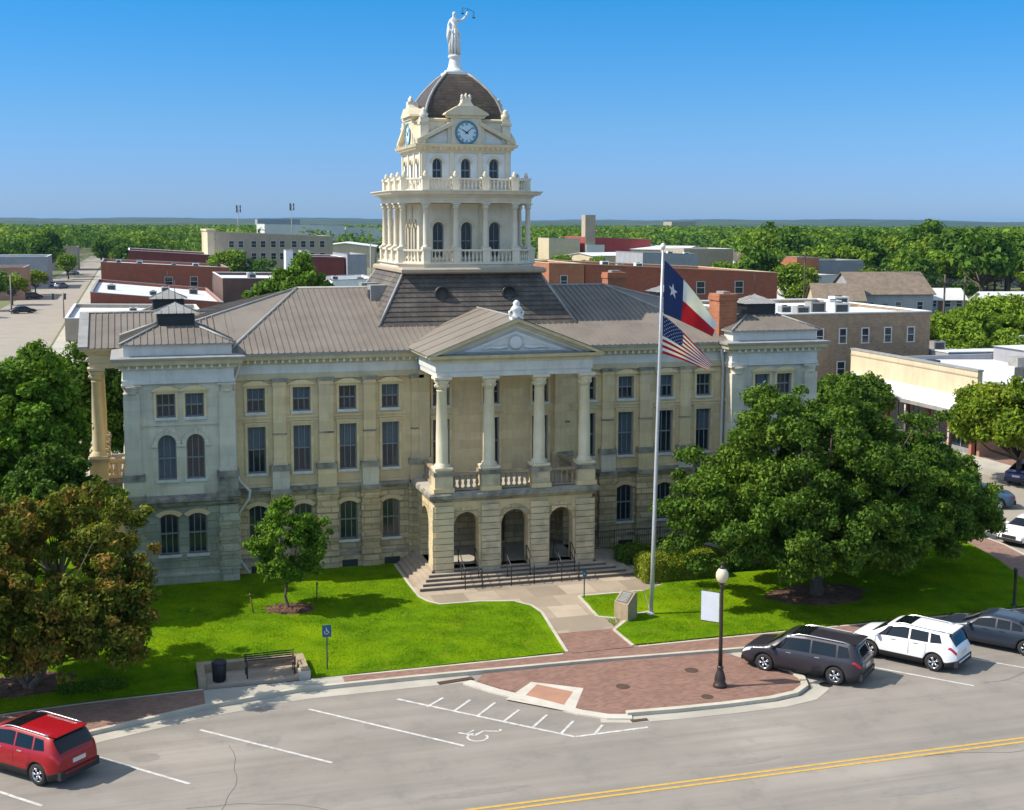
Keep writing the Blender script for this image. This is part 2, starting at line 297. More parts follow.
# windows: mesh sets cached by type; local x along wall, y inward, z up from the sill
WCACHE = {}
def window_meshes(key, w, h, rise, rows, cols, style, blind_refl):
    if key in WCACHE: return WCACHE[key]
    hw = w/2; f = MB(); t = .055
    out_ = ([(-hw, 0)]+arc_pts(-hw, hw, h, rise)+[(hw, 0)]) if rise else [(-hw, 0), (-hw, h), (hw, h), (hw, 0)]
    inn = ([(-hw+t, t)]+[(x*(hw-t)/hw, z-t) for x, z in arc_pts(-hw, hw, h, rise)]+[(hw-t, t)]) if rise else [(-hw+t, t), (-hw+t, h-t), (hw-t, h-t), (hw-t, t)]
    n = len(out_); y0, y1 = .16, .24
    for i in range(n):
        j = (i+1) % n
        f.face([(out_[i][0], y0, out_[i][1]), (out_[j][0], y0, out_[j][1]), (inn[j][0], y0, inn[j][1]), (inn[i][0], y0, inn[i][1])], FRAMEM)
        f.face([(inn[i][0], y0, inn[i][1]), (inn[j][0], y0, inn[j][1]), (inn[j][0], y1, inn[j][1]), (inn[i][0], y1, inn[i][1])], FRAMEM)
    for c in range(1, cols):
        x = -hw+w*c/cols; f.box(x-.02, x+.02, .18, .23, t, h-t-(0.02 if rise else 0), FRAMEM)
    for r in range(1, rows):
        z = (h if not rise or rise < hw*.9 else h*.93)*r/rows; k = .035 if r*2 == rows else .018
        f.box(-hw+t, hw-t, .175, .232, z-k, z+k, FRAMEM)
    p = MB(); zb = h*.52
    def pane(z_lo, z_hi, mt): p.face([(-hw+.01, .22, z_lo), (hw-.01, .22, z_lo), (hw-.01, .22, z_hi), (-hw+.01, .22, z_hi)], mt)
    if rise:
        pts = [(-hw+.01, 0.01)]+[(x*.98, z-.01) for x, z in arc_pts(-hw, hw, h, rise)]+[(hw-.01, 0.01)]
        p.face([(x, .22, z) for x, z in pts], BLINDREFL if blind_refl else GLASS)
    else:
        pane(0, zb, GLASS if blind_refl != 2 else BLINDREFL); pane(zb, h, BLINDREFL if blind_refl else GLASS)
    sl_ = MB(); sl_.box(-hw-.10, hw+.10, -.10, .15, -.13, .0, TRIM)
    sr = MB(); k = .12
    if style == 'hood':
        sr.box(-hw-k, -hw-.002, -.05, .0, -.0, h+k, STONE); sr.box(hw+.002, hw+k, -.05, .0, 0, h+k, STONE); sr.box(-hw-.002, hw+.002, -.05, 0, h+.002, h+k, STONE)
        pts = [(-hw-k-.1, h+k), (-hw-k-.1, h+k+.07), (-.2, h+k+.24), (.2, h+k+.24), (hw+k+.1, h+k+.07), (hw+k+.1, h+k)]
        sr.prism([(x, z) for x, z in pts], -.12, 0, STONE, M=lambda a, b, c: (a, c, b)); sr.lathe([(.10, -.14), (.10, .0)], STONE, (0, h+k+.16, 0), 8, M=lambda a, b, c: (a, c, b))
    elif style == 'plain':
        sr.box(-hw-k, -hw-.002, -.06, .0, -.0, h+k, STONE); sr.box(hw+.002, hw+k, -.06, .0, 0, h+k, STONE); sr.box(-hw-k-.04, hw+k+.04, -.10, 0, h+k+.002, h+k+.09, STONE); sr.box(-hw-.002, hw+.002, -.06, 0, h+.002, h+k, STONE)
    elif style in ('arch', 'seg', 'towerarch'):
        mt = {'arch': STONEP, 'seg': STONE, 'towerarch': TOWERY}[style]; kk = .20 if style != 'towerarch' else .11
        a = arc_pts(-hw, hw, h, rise); b = arc_pts(-hw-kk, hw+kk, h+kk, rise+(kk if rise > hw*.9 else kk*.35))
        for i in range(len(a)-1):
            q = [a[i], a[i+1], b[i+1], b[i]]
            sr.prism(q, -.09, -.004, mt, M=lambda x, z, y: (x, y, z))
        if style == 'arch': sr.box(-hw-kk-.06, -hw-.002, -.12, -.004, h-hw-.14, h-hw-.006, mt); sr.box(hw+.002, hw+kk+.06, -.12, -.004, h-hw-.14, h-hw-.006, mt); sr.box(-.08, .08, -.14, -.004, h+.01, h+kk+.06, mt)
    WCACHE[key] = (f.mesh('window'), p.mesh('pane'), sl_.mesh('sill'), sr.mesh('surround') if sr.f else None)
    return WCACHE[key]
def window(parent, M, u, z, w, h, rise=0, rows=2, cols=3, style='plain', blind_refl=0, rz=0):
    fm, pm, sm, rm = window_meshes((w, h, rise, rows, cols, style, blind_refl), w, h, rise, rows, cols, style, blind_refl)
    f = link('window', fm, parent, M(u, 0, z), rz); link('pane', pm, f); link('sill', sm, f)
    if rm: link('surround', rm, f)
    return f

def balustrade(mb, p0, p1, z0, z1, m, sp=.24, r=.075, base=None):
    p0, p1 = Vector((p0[0], p0[1], 0)), Vector((p1[0], p1[1], 0)); d = p1-p0; L = d.length; d.normalize(); nrm = Vector((-d.y, d.x, 0))
    def rail(za, zb, w):
        q = [p0+nrm*w, p1+nrm*w, p1-nrm*w, p0-nrm*w]; mb.prism([(a.x, a.y) for a in q], za, zb, m)
    H = z1-z0; rail(z0, z0+.1*H, .12); rail(z1-.14*H, z1, .13); n = max(2, int(L/sp)); a, b = z0+.1*H, z1-.14*H; h = b-a
    for i in range(n):
        c = p0+d*(L*(i+.5)/n)
        mb.lathe([(r*.9, 0), (r*.9, .08*h), (r*.5, .14*h), (r, .35*h), (r*.95, .45*h), (r*.42, .8*h), (r*.8, .9*h), (r*.8, h)], m, (c.x, c.y, a), 8, cap=False)
def column(parent, x, y, z0, z1, r, m, name='column', capm=None):
    s = MB(); H = z1-z0; capm = capm or m
    s.box(-r*1.5, r*1.5, -r*1.5, r*1.5, 0, .09*r*4, m)
    s.lathe([(r*1.4, .36*r), (r*1.42, .5*r), (r*1.2, .62*r), (r*1.25, .8*r), (r*1.02, .95*r), (r, 1.2*r), (r*.985, H*.33), (r*.80, H-r*2.4), (r*.86, H-r*2.35), (r*.86, H-r*2.2)], m, n=20)
    o = s.build(name, parent, (x, y, z0))
    c = MB(); zt = H-r*2.19
    c.lathe([(r*.82, 0), (r*.95, r*.5), (r*1.02, r*.55), (r*.95, r*.9), (r*1.15, r*1.25), (r*1.28, r*1.6), (r*1.1, r*1.75)], capm, (0, 0, zt), 16)
    for k in range(8):
        a = math.pi*k/4; c.lathe([(r*.13, 0), (r*.28, r*.45), (r*.12, r*.6)], capm, (math.cos(a)*r*1.02, math.sin(a)*r*1.02, zt+r*(.9 if k % 2 else .35)), 6)
    c.box(-r*1.4, r*1.4, -r*1.4, r*1.4, zt+r*1.76, zt+r*2.18, capm)
    c.build('capital', o)
    return o
def seam_roof(mb, poly, eave, sp=.45, m=None, h=.045, w=.05):
    m = m or ROOFM; P = [Vector(p) for p in poly]; e = Vector(eave).normalized(); nrm = (P[1]-P[0]).cross(P[2]-P[0]).normalized()
    if nrm.z < 0: nrm = -nrm
    s_ = nrm.cross(e).normalized(); O = P[0]; q = [((p-O).dot(e), (p-O).dot(s_)) for p in P]
    mb.face(P, m); lo, hi = min(a for a, b in q), max(a for a, b in q); k = math.ceil((lo+.02)/sp)
    while k*sp < hi-.02:
        x = k*sp; c = []
        for (a0, b0), (a1, b1) in zip(q, q[1:]+q[:1]):
            if (a0-x)*(a1-x) < 0: c.append(b0+(b1-b0)*(x-a0)/(a1-a0))
        c.sort()
        for y0, y1 in zip(c[::2], c[1::2]):
            if y1-y0 < .15: continue
            A = O+e*x+s_*y0; B = O+e*x+s_*y1; hw = e*w/2; up = nrm*h
            a, b, cc, d = A-hw, A+hw, B+hw, B-hw
            mb.face([a+up, b+up, cc+up, d+up], m); mb.face([a, a+up, d+up, d], m); mb.face([b, cc, cc+up, b+up], m); mb.face([a, b, b+up, a+up], m)
        k += 1
def ring_box(mb, x0, x1, y0, y1, prof, m):
    """moulding wrapped round a rectangle; prof = [(outset, z), ...] from bottom to top"""
    for (o0, za), (o1, zb) in zip(prof, prof[1:]):
        a = [(x0-o0, y0-o0, za), (x1+o0, y0-o0, za), (x1+o0, y1+o0, za), (x0-o0, y1+o0, za)]; b = [(x0-o1, y0-o1, zb), (x1+o1, y0-o1, zb), (x1+o1, y1+o1, zb), (x0-o1, y1+o1, zb)]
        for i in range(4): j = (i+1) % 4; mb.face([a[i], a[j], b[j], b[i]], m)
def ring_poly(mb, polyf, prof, m, cap=False):
    for (o0, za), (o1, zb) in zip(prof, prof[1:]):
        a, b = polyf(o0), polyf(o1); n = len(a)
        for i in range(n): j = (i+1) % n; mb.face([(*a[i], za), (*a[j], za), (*b[j], zb), (*b[i], zb)], m)
    if cap: mb.face([(*p, prof[-1][1]) for p in polyf(prof[-1][0])], m)
# ================================================================== SETTING: ground, roads, paving
def sheet(name, poly, z, m, zf=None, thick=0, kind='structure'):
    b = MB()
    if zf is None: 
        b.face([(x, y, z) for x, y in poly], m)
        if thick: b = MB(); b.prism(poly, z-thick, z, m)
    return tag(b.build(name), kind=kind)
g = MB(); g.face([(-9000, -400, -.02), (9000, -400, -.02), (9000, 12000, -.02), (-9000, 12000, -.02)], mat('dry_ground', (.16, .17, .07), (.10, .13, .045), .95, .03, c3=(.22, .19, .12)))
tag(g.build('ground'), kind='structure')
ASPH = mat('worn_asphalt', (.28, .25, .215), (.24, .215, .185), .9, .35, bump=.35, bscale=22, dist=.012, c3=(.345, .31, .265), lane=(.19, .172, .15), blotch=((.17, .157, .14), .7, .52, .80), detail=12)
ASPHD = mat('turning_lane_asphalt', (.33, .285, .23), (.285, .25, .20), .9, .3, bump=.3, bscale=20, dist=.01)
road = MB(); road.face([(-120, -60, 0), (150, -60, 0), (150, -13, 0), (-120, -13, 0)], ASPH); tag(road.build('road'), kind='structure')
def street(name, pts, z=.0): tag((lambda b: (b.face([(x, y, z) for x, y in pts], ASPHD), b)[1])(MB()).build(name), kind='structure')
street('side_street', [(-46, -13, .0), (-27.6, -13, .0), (-27.8, 30, 0), (-28.2, 240, 0), (-28.5, 420, 0), (-36, 420, 0), (-42, 240, 0), (-45, 30, 0)] and [(-46, -13.004), (-27.6, -13.004), (-28.2, 240), (-28.5, 620), (-36, 620), (-41, 240)], .0)
street('side_street', [(24.0, -13.004), (38.6, -13.004), (38.6, 60), (24.0, 60)], .0)
street('back_street', [(-27.6, 24), (25.8, 24), (25.8, 33), (-27.6, 33)], .0)
# pavement polyline along the street: (x, lawn edge y, kerb y)
SW = [(-40, -18.2, -22.6), (-26, -16.4, -20.6), (-21.4, -15.15, -19.0), (-18.7, -14.85, -17.65), (-15, -14.65, -16.35), (-11.5, -14.7, -15.55), (-7, -14.66, -15.5), (0, -14.55, -15.62), (5.8, -14.5, -15.95), (11.1, -14.45, -15.95), (16, -14.45, -15.95), (20.5, -14.45, -15.95), (22.2, -14.3, -15.9), (24.6, -13, -15.2)]
def swy(x, k):
    for a, b in zip(SW, SW[1:]):
        if a[0] <= x <= b[0]: t = (x-a[0])/(b[0]-a[0]); return a[k]+(b[k]-a[k])*t
    return SW[0][k] if x < SW[0][0] else SW[-1][k]
def strip(x0, x1, m, name, n=24, lo=2, hi=1, off0=.16, off1=-.10, z=.15, thick=.16):
    b = MB(); xs = [x0+(x1-x0)*i/n for i in range(n+1)]
    poly = [(x, swy(x, lo)+off0) for x in xs]+[(x, swy(x, hi)+off1) for x in reversed(xs)]
    b.prism(poly, z-thick, z, m); return tag(b.build(name), kind='structure')
strip(-40, -14.9, BRICKP, 'pavement'); strip(-14.9, -9.85, CONC, 'pavement'); strip(-9.85, 22.2, BRICKP, 'pavement', n=40)
strip(-40, 22.2, CURBM, 'kerb', n=70, lo=2, hi=2, off0=-.02, off1=.16, z=.154, thick=.17)
strip(-40, -14.9, CURBM, 'edging', n=30, lo=1, hi=1, off0=-.1, off1=.02, z=.158, thick=.16)
for a, b_ in ((-11, -.75), (1.9, 22)): strip(a, b_, CURBM, 'edging', n=40, lo=1, hi=1, off0=-.1, off1=.03, z=.158, thick=.16)
strip(-40, -5.2, CONC, 'gutter', n=40, lo=2, hi=2, off0=-.75, off1=-.021, z=.008, thick=.012); strip(5.5, 22.2, CONC, 'gutter', n=30, lo=2, hi=2, off0=-.7, off1=-.021, z=.008, thick=.012)
# east pavement round the corner
e = MB(); e.prism([(22.2, -15.9), (23.6, -15.4), (24.7, -13.9), (25.4, -11.2), (26.3, -7.8), (26.9, -4.5), (27.1, 22), (25.1, 22), (24.9, -4.5), (24.3, -7.5), (23.4, -10.5), (22.8, -12.6), (22.2, -14.3)], -.01, .149, BRICKP); struct(e.build('pavement'))
e = MB()
kp = [(22.2, -15.92), (23.6, -15.42), (24.72, -13.9), (25.42, -11.2), (26.32, -7.8), (26.92, -4.5), (27.12, 22)]
for a, b_ in zip(kp, kp[1:]):
    d = Vector((b_[0]-a[0], b_[1]-a[1])).normalized(); nn = Vector((d.y, -d.x))*.16
    e.prism([a, b_, (b_[0]+nn.x, b_[1]+nn.y), (a[0]+nn.x, a[1]+nn.y)], -.01, .15, CURBM)
struct(e.build('kerb'))
# lawn: one sheet following the rise of the lot, with walks left open
LG = []
def lawn(name, poly, res=.5):
    """triangulated lawn polygon following gz, with a slight crown of turf"""
    b = bmesh.new(); vs = [b.verts.new((x, y, 0)) for x, y in poly]; b.faces.new(vs)
    x0, x1 = min(p[0] for p in poly), max(p[0] for p in poly); y0, y1 = min(p[1] for p in poly), max(p[1] for p in poly)
    for ax, lo, hi in ((0, x0, x1), (1, y0, y1)):
        k = math.ceil(lo/res)*res
        while k < hi:
            co = (k, 0, 0) if ax == 0 else (0, k, 0); no = (1, 0, 0) if ax == 0 else (0, 1, 0)
            bmesh.ops.bisect_plane(b, geom=b.verts[:]+b.edges[:]+b.faces[:], plane_co=co, plane_no=no); k += res
    for v in b.verts: v.co.z = gz(v.co.x, v.co.y)+.034+.010*math.sin(v.co.x*1.7+v.co.y)*math.sin(v.co.y*2.1)
    me = bpy.data.meshes.new(name); b.to_mesh(me); b.free(); me.materials.append(GRASS)
    for p in me.polygons: p.use_smooth = True
    return tag(link(name, me), 'mown bright green grass of the courthouse lawn', 'grass', None, 'stuff')
xs = [-26, -21.4, -18.7, -15.05]
lawn('lawn', [(x, swy(x, 1)) for x in (-27, -24, -21.4, -18.7, -15.1)]+[(-15.1, -12.75), (-10.95, -12.6), (-10.95, -14.68), (-7, -14.63), (-.95, -14.5), (-.45, -9.7), (-.62, -8.75), (-1.2, -7.95), (-2.6, -7.6), (-4.35, -7.55), (-4.75, -7.0), (-4.98, -6.2), (-5.0, -3.9), (-4.95, 1.0), (-27, 1.0)])
lawn('lawn', [(1.95, -14.42), (5.8, -14.4), (11.1, -14.38), (22.1, -14.3), (22.7, -12.6), (23.3, -10.5), (24.2, -7.5), (24.8, -4.5), (25.0, 1), (6.2, 1), (6.2, -7.3), (5.0, -8.0), (4.2, -10.75), (3.35, -10.95), (1.9, -12.5)])
lawn('lawn', [(1.95, -8.0), (4.95, -8.02), (4.15, -10.7), (3.3, -10.85), (2.45, -11.15), (1.78, -10.8)])
lawn('lawn', [(-27, 1.0), (-17.5, 1.0), (-17.5, 22), (-27, 22)]); lawn('lawn', [(17.5, 1), (25.0, 1), (25.0, 22), (17.5, 22)])
# walks
sheet('pavement', [(-27.55, 33), (-24.0, 33), (-24.0, 420), (-27.9, 420)], .006, CONC); sheet('car_park', [(-23.9, 33.1), (34, 33.1), (34, 128), (-23.9, 128)], -.002, ASPHD)
def walk(name, poly, m, dz=.0, thick=.25):
    b = MB(); b.v = []; n = len(poly)
    top = [(x, y, gz(x, y)+dz) for x, y in poly]; b.face(top, m)
    for i in range(n): j = (i+1) % n; b.face([top[i], top[j], (top[j][0], top[j][1], top[j][2]-thick), (top[i][0], top[i][1], top[i][2]-thick)], m)
    return struct(b.build(name))
walk('path', [(-5.1, .5), (-5.1, -3.9), (-5.08, -6.2), (-4.85, -7.05), (-4.4, -7.62), (-4.4, -9), (6.4, -9), (6.4, .5)], WALKM, .008)
for ya, yb in ((-8.8, -9.6), (-9.6, -10.4), (-10.4, -11.2), (-11.2, -12.3)): walk('path', [(-.9, ya), (-.9, yb), (5.0, yb), (5.0, ya)], WALKM, .012)
walk('path', [(-1.1, -12.3), (-1.1, -14.66), (2.1, -14.60), (2.1, -12.3)], BRICKO, .012)
# edging strips along the lawn curves
def edge_line(pts, w=.13, m=CURBM, dz=.045, name='edging', thick=.2):
    b = MB()
    for a, c in zip(pts, pts[1:]):
        d = Vector((c[0]-a[0], c[1]-a[1])).normalized(); n_ = Vector((-d.y, d.x))*w/2
        q = [(a[0]+n_.x, a[1]+n_.y), (c[0]+n_.x, c[1]+n_.y), (c[0]-n_.x, c[1]-n_.y), (a[0]-n_.x, a[1]-n_.y)]
        t = [(x, y, gz(x, y)+dz) for x, y in q]; b.face(t, m)
        for i in range(4): j = (i+1) % 4; b.face([t[i], t[j], (t[j][0], t[j][1], t[j][2]-thick), (t[i][0], t[i][1], t[i][2]-thick)], m)
    return struct(b.build(name))
edge_line([(-.9, -14.5), (-.4, -9.7), (-.57, -8.7), (-1.16, -7.9), (-2.6, -7.55), (-4.38, -7.5), (-4.8, -6.95), (-5.03, -6.2), (-5.05, -3.9), (-5.0, -.4)])
edge_line([(1.9, -14.5), (1.85, -12.5), (3.32, -10.93), (4.2, -10.73)]); edge_line([(4.95, -7.98), (1.9, -7.97), (1.74, -10.8), (2.45, -11.2), (3.32, -10.87)])
# bulb-out island in the street, its kerb and the diamond of pale concrete
isl = [(-5.1, -16.4), (-4.4, -17.3), (-3.3, -18.65), (-2.1, -20.25), (-1.5, -20.75), (-.6, -21.0), (.9, -21.1), (2.8, -21.15), (4.6, -21.1), (5.75, -20.85), (6.45, -20.3), (6.75, -19.5), (6.75, -18.6), (6.4, -17.9), (5.9, -17.2), (5.3, -16.2), (4.8, -15.9), (0, -15.66), (-4.6, -15.62)]
b = MB(); b.prism(isl, -.01, .05, BRICKO); struct(b.build('island_paving'))
def kerb_line(pts, w, z, m, name='kerb'):
    b = MB(); L, R = [], []
    for i, p in enumerate(pts):
        a = Vector(pts[max(i-1, 0)]); c = Vector(pts[min(i+1, len(pts)-1)]); d = (c-a).normalized(); n_ = Vector((-d.y, d.x))*w/2
        L.append((p[0]+n_.x, p[1]+n_.y)); R.append((p[0]-n_.x, p[1]-n_.y))
    for i in range(len(pts)-1): b.prism([L[i], L[i+1], R[i+1], R[i]], -.01, z, m)
    return struct(b.build(name, bevel=0))
kerb_line([(-.9, -20.95), (.9, -21.08), (2.8, -21.13), (4.6, -21.08), (5.7, -20.83), (6.4, -20.28), (6.7, -19.5), (6.7, -18.6), (6.35, -17.95), (5.85, -17.3)], .24, .14, CURBM)
kerb_line([(-1.9, -21.05), (-.9, -21.38), (.9, -21.52), (2.8, -21.55), (4.8, -21.5), (6.1, -21.2), (6.95, -20.5), (7.25, -19.5), (7.2, -18.6), (6.8, -17.8)], .55, .010, CONC, 'gutter')
PALE = mat('pale_painted_concrete', (.56, .52, .45), (.48, .44, .37), .85, 1.5, bump=.2, bscale=14, blotch=((.34, .30, .24), 2, .6, .85), dist=.01)
OQ = [(-4.55, -18.44), (-3.15, -17.0), (-1.50, -18.15), (-2.62, -20.29)]; IQ = [(-4.05, -18.62), (-3.02, -17.3), (-1.98, -18.4), (-2.88, -19.78)]
for i in range(4):
    j = (i+1) % 4; b = MB(); b.face([(*OQ[i], .054), (*OQ[j], .054), (*IQ[j], .054), (*IQ[i], .054)], PALE); struct(b.build('ramp_border'))
b = MB(); b.face([(x, y, .0535) for x, y in IQ], mat('orange_paving', (.40, .215, .14), (.34, .18, .115), .9, 1.5, bump=.2, bscale=18)); struct(b.build('ramp_panel'))
kerb_line([(-5.45, -16.3), (-4.7, -17.45), (-3.4, -19.0), (-2.4, -20.3), (-1.6, -20.95), (-.8, -21.2)], .42, .056, PALE, 'ramp_border')
# painted markings
def paint(pts, w=.11, m=PAINTW, z=.008, name='road_marking'):
    b = MB()
    for a, c in zip(pts, pts[1:]):
        d = Vector((c[0]-a[0], c[1]-a[1])).normalized(); n_ = Vector((-d.y, d.x))*w/2
        b.face([(a[0]+n_.x, a[1]+n_.y, z), (c[0]+n_.x, c[1]+n_.y, z), (c[0]-n_.x, c[1]-n_.y, z), (a[0]-n_.x, a[1]-n_.y, z)], m)
    return struct(b.build(name))
for a, c in (((-15.19, -18.16), (-11.32, -22.07)), ((-11.43, -17.3), (-6.98, -21.94)), ((-19.2, -18.75), (-15.71, -22.41)), ((-23.0, -19.5), (-19.93, -22.74)), ((8.2, -16.9), (12.53, -21.83)), ((12.2, -16.8), (16.0, -21.1)), ((16.2, -16.4), (20.0, -20.7))): paint([a, c])
hA, hB, hC = (-8.26, -17.2), (-3.25, -22.24), (-.6, -22.15)
paint([hA, hB, hC], .12)
for a, c in (((-7.39, -18.25), (-6.63, -17.53)), ((-6.61, -18.95), (-5.76, -18.02)), ((-5.93, -19.6), (-4.97, -18.52)), ((-5.19, -20.33), (-4.35, -19.42)), ((-4.38, -21.1), (-3.55, -20.14)), ((-3.6, -21.85), (-2.83, -20.9)), ((-2.51, -22.17), (-2.01, -21.53))): paint([a, c], .10, z=.0085)
for y in (-26.48, -26.76): paint([(-120, y), (150, y)], .12, PAINTY)
# wheelchair symbol painted on the bay (built from strokes)
wc = Vector((-6.12, -21.12)); ax = Vector((.72, .69)); ay = Vector((-.69, .72))
def wp(u, v): q = wc+ax*u+ay*v; return (q.x, q.y)
paint([wp(-.35+.34*math.cos(t), .34*math.sin(t)) for t in [math.pi*(.3+1.55*i/12) for i in range(13)]], .08)
paint([wp(-.35, .75), wp(-.28, .15), wp(.2, .1), wp(.45, -.4), wp(.62, -.32)], .09, z=.0085); paint([wp(-.3, .45), wp(.1, .42)], .07, z=.009)
# iron covers and the drain
def disc(name, x, y, r, z, label, m=RUSTM):
    b = MB(); b.lathe([(r, 0), (r, .012), (r*.9, .016), (r*.88, .010), (.01, .010)], m, (x, y, z), 24, smooth=False)
    return tag(b.build(name), label, 'cover', 'iron utility covers in the brick island')
from math import pi
disc('manhole_cover', -1.45+1.4, -18.4, .26, .05, 'round rusty iron cover at the middle of the brick island')
disc('manhole_cover', 3.1, -17.5, .26, .05, 'round rusty iron cover near the kerb, behind the black lamp post')
disc('manhole_cover', 2.5, -20.2, .22, .05, 'small orange rusty cover in front of the lamp post base')
disc('manhole_cover', 7.3, -20.2, .24, .012, 'dark round drain cover in the road beside the grey estate car', BLACKI)
b = MB(); b.box(-.95, -.35, -21.62, -21.42, .0, .03, RUSTM); tag(b.build('drain_grate'), 'small rusty grate in the gutter at the front of the island', 'grate')
b = MB(); b.box(-.9, .5, -.14, .14, 0, .02, RUSTM); [b.box(-.85+.1*i, -.8+.1*i, -.12, .12, .021, .03, RUSTM) for i in range(13)]
tag(b.build('trench_grate', None, (-5.6, -15.98, .01), rad(8)), 'long rusty iron trench grate along the kerb by the hatched bay', 'grate')
# worn patches, cracks and oil stains of the street
CRACK = mat('crack_filler', (.10, .09, .08), (.15, .135, .12), .9, 8); STAIN = mat('oily_asphalt', (.215, .195, .17), (.255, .23, .20), .7, 3, bump=.3, bscale=20, dist=.01)
rr = random.Random(4)
for k in range(7):
    x, y = rr.uniform(-24, 16), rr.uniform(-32, -19.5); a = rr.choice((0, 0, 0, 1.57))+rr.uniform(-.25, .25); pts = [(x, y)]
    for j in range(rr.randint(8, 26)): a += rr.uniform(-.35, .35)*.6; x += math.cos(a)*.3; y += math.sin(a)*.3; pts.append((x, y))
    pts = [p for p in pts if p[1] < -18.6 and not (-5 < p[0] < 7.4 and p[1] > -21.8)]
    if len(pts) > 3: paint(pts, rr.uniform(.015, .03), CRACK, .0045, 'road_crack')
for x, y, rx, ry in ((-17.0, -20.0, .5, .35), (-13.2, -19.8, .55, .4), (-9.4, -19.4, .45, .35), (9.9, -20.6, .5, .35), (13.9, -20.4, .5, .35), (-21.5, -24, .9, .3), (-7.5, -25.4, 1.6, .22), (1.2, -25.6, 1.3, .2), (5.5, -29.0, 1.4, .25), (-14, -29.4, 1.1, .22)):
    b = MB(); b.face([(x+rx*math.cos(t)*rr.uniform(.75, 1.15), y+ry*math.sin(t)*rr.uniform(.75, 1.15), .0035) for t in [2*pi*i/22 for i in range(22)]], STAIN); struct(b.build('road_stain'))
# hills far away
HM = mat('far_wooded_hill', (.030, .065, .035), (.018, .042, .024), .95, .01, c3=(.06, .08, .04))
def ridge(y0, amp, seed, base, depth=900):
    rnd = random.Random(seed); n = 520; b = MB(); ph = [(rnd.uniform(.5, 6), rnd.uniform(0, 6), rnd.uniform(.3, 1)) for _ in range(9)]
    X = [-y0*1.0-600+ (y0*2.4+1500)*i/n for i in range(n+1)]
    hs = [base+amp*sum(a*math.sin(f*x/520+p) for f, p, a in ph)/3+rnd.uniform(-1.1, 1.1) for x in X]
    for i in range(n):
        for k, (ya, yb, fa, fb) in enumerate(((-depth, -depth*.4, 0, .75), (-depth*.4, 0, .75, 1), (0, depth, 1, 0))):
            b.face([(X[i], y0+ya, -1+fa*(hs[i]+1)), (X[i+1], y0+ya, -1+fa*(hs[i+1]+1)), (X[i+1], y0+yb, -1+fb*(hs[i+1]+1)), (X[i], y0+yb, -1+fb*(hs[i]+1))], HM, True)
    return struct(b.build('hills'))
ridge(3000, 3.0, 4, 21); ridge(4700, 6, 8, 31)
# ================================================================== COURTHOUSE
CH = empty('courthouse', (0, 0, 0), 0, 'three storey cream limestone courthouse with columned portico and domed clock tower', 'courthouse')
ZB = .05
AX = (5.08, 7.16, 9.36, 11.5)
TW, TH_ = .84, 1.12
lowh = lambda x: (x-.43, x+.43, 1.70, 3.62, .16)
# main front wall
b = MB(); F0 = front(0)
holes_low = [lowh(s*a) for a in AX for s in (-1, 1)]
doors = [(-.75, .75, 1.05, 3.5, .3), (-3.0, -1.9, 1.8, 3.5, 0), (1.9, 3.0, 1.8, 3.5, 0)]
wall(b, F0, -12.66, 12.66, ZB, 4.20, holes_low+doors, .3, RUSTIC)
hu = []
for a in AX+(2.55,):
    for s in (-1, 1): hu += [(s*a-.42, s*a+.42, 5.18, 7.40, 0), (s*a-.42, s*a+.42, 8.10, 9.24, 0)]
hu += [(-.42, .42, 5.0, 7.4, 0), (-.42, .42, 8.10, 9.24, 0)]
wall(b, F0, -12.66, 12.66, 4.20, 10.0, hu, .3, STONE)
b.box(-12.66, 12.66, .3, .5, ZB, 10.0, STONE)  if False else None
for x0, x1, d in ((-16.4, -16.4, -1), (16.4, 16.4, 1)):
    pass
wall(b, back(14.76), -12.66, 12.66, ZB, 10.9, [], .3, STONE)
wall(b, west(-16.4, 0), -10.96, -3.8, ZB, 11.4, [(-9.6, -8.8, 5.2, 7.4, 0), (-6.0, -5.2, 5.2, 7.4, 0), (-9.6, -8.8, 1.7, 3.6, .16), (-6.0, -5.2, 1.7, 3.6, .16)], .3, STONE)
wall(b, east(16.4, 0), 3.8, 10.96, ZB, 11.4, [(8.8, 9.6, 5.2, 7.4, 0), (5.2, 6.0, 5.2, 7.4, 0)], .3, STONE)
b.build('wall', CH)
# dark interior backing so rooms read as rooms
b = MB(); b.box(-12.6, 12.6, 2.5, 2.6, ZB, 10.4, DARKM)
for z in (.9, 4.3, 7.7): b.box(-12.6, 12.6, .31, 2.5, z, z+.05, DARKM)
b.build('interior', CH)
bl = [0, 1, 0, 1, 2, 1, 0, 1, 1, 0, 2]
k = 0
for a in AX:
    for s in (-1, 1):
        k += 1
        window(CH, F0, s*a, 1.70, .86, 1.92, .16, 2, 3, 'seg', 0)
        window(CH, F0, s*a, 5.18, .84, 2.22, 0, 2, 3, 'plain', bl[k % 11])
        window(CH, F0, s*a, 8.10, .84, 1.14, 0, 2, 3, 'hood', bl[(k*3) % 11] if bl[(k*3) % 11] < 2 else 1)
for x in (-2.55, 0, 2.55):
    window(CH, F0, x, 5.18 if x else 5.0, .84, 2.22 if x else 2.4, 0, 2, 3, 'plain', 0); window(CH, F0, x, 8.10, .84, 1.14, 0, 2, 3, 'plain', 0)
for x in (-2.45, 2.45): window(CH, F0, x, 1.8, 1.1, 1.7, 0, 2, 3, 'plain', 0)
d = MB(); d.box(-.75, -.01, .2, .26, 1.05, 3.15, WOOD); d.box(.01, .75, .2, .26, 1.05, 3.15, WOOD); d.box(-.6, -.15, .18, .2, 1.9, 3.0, GLASS); d.box(.15, .6, .18, .2, 1.9, 3.0, GLASS); d.box(-.75, .75, .22, .26, 3.15, 3.5, GLASS); d.build('door', CH)
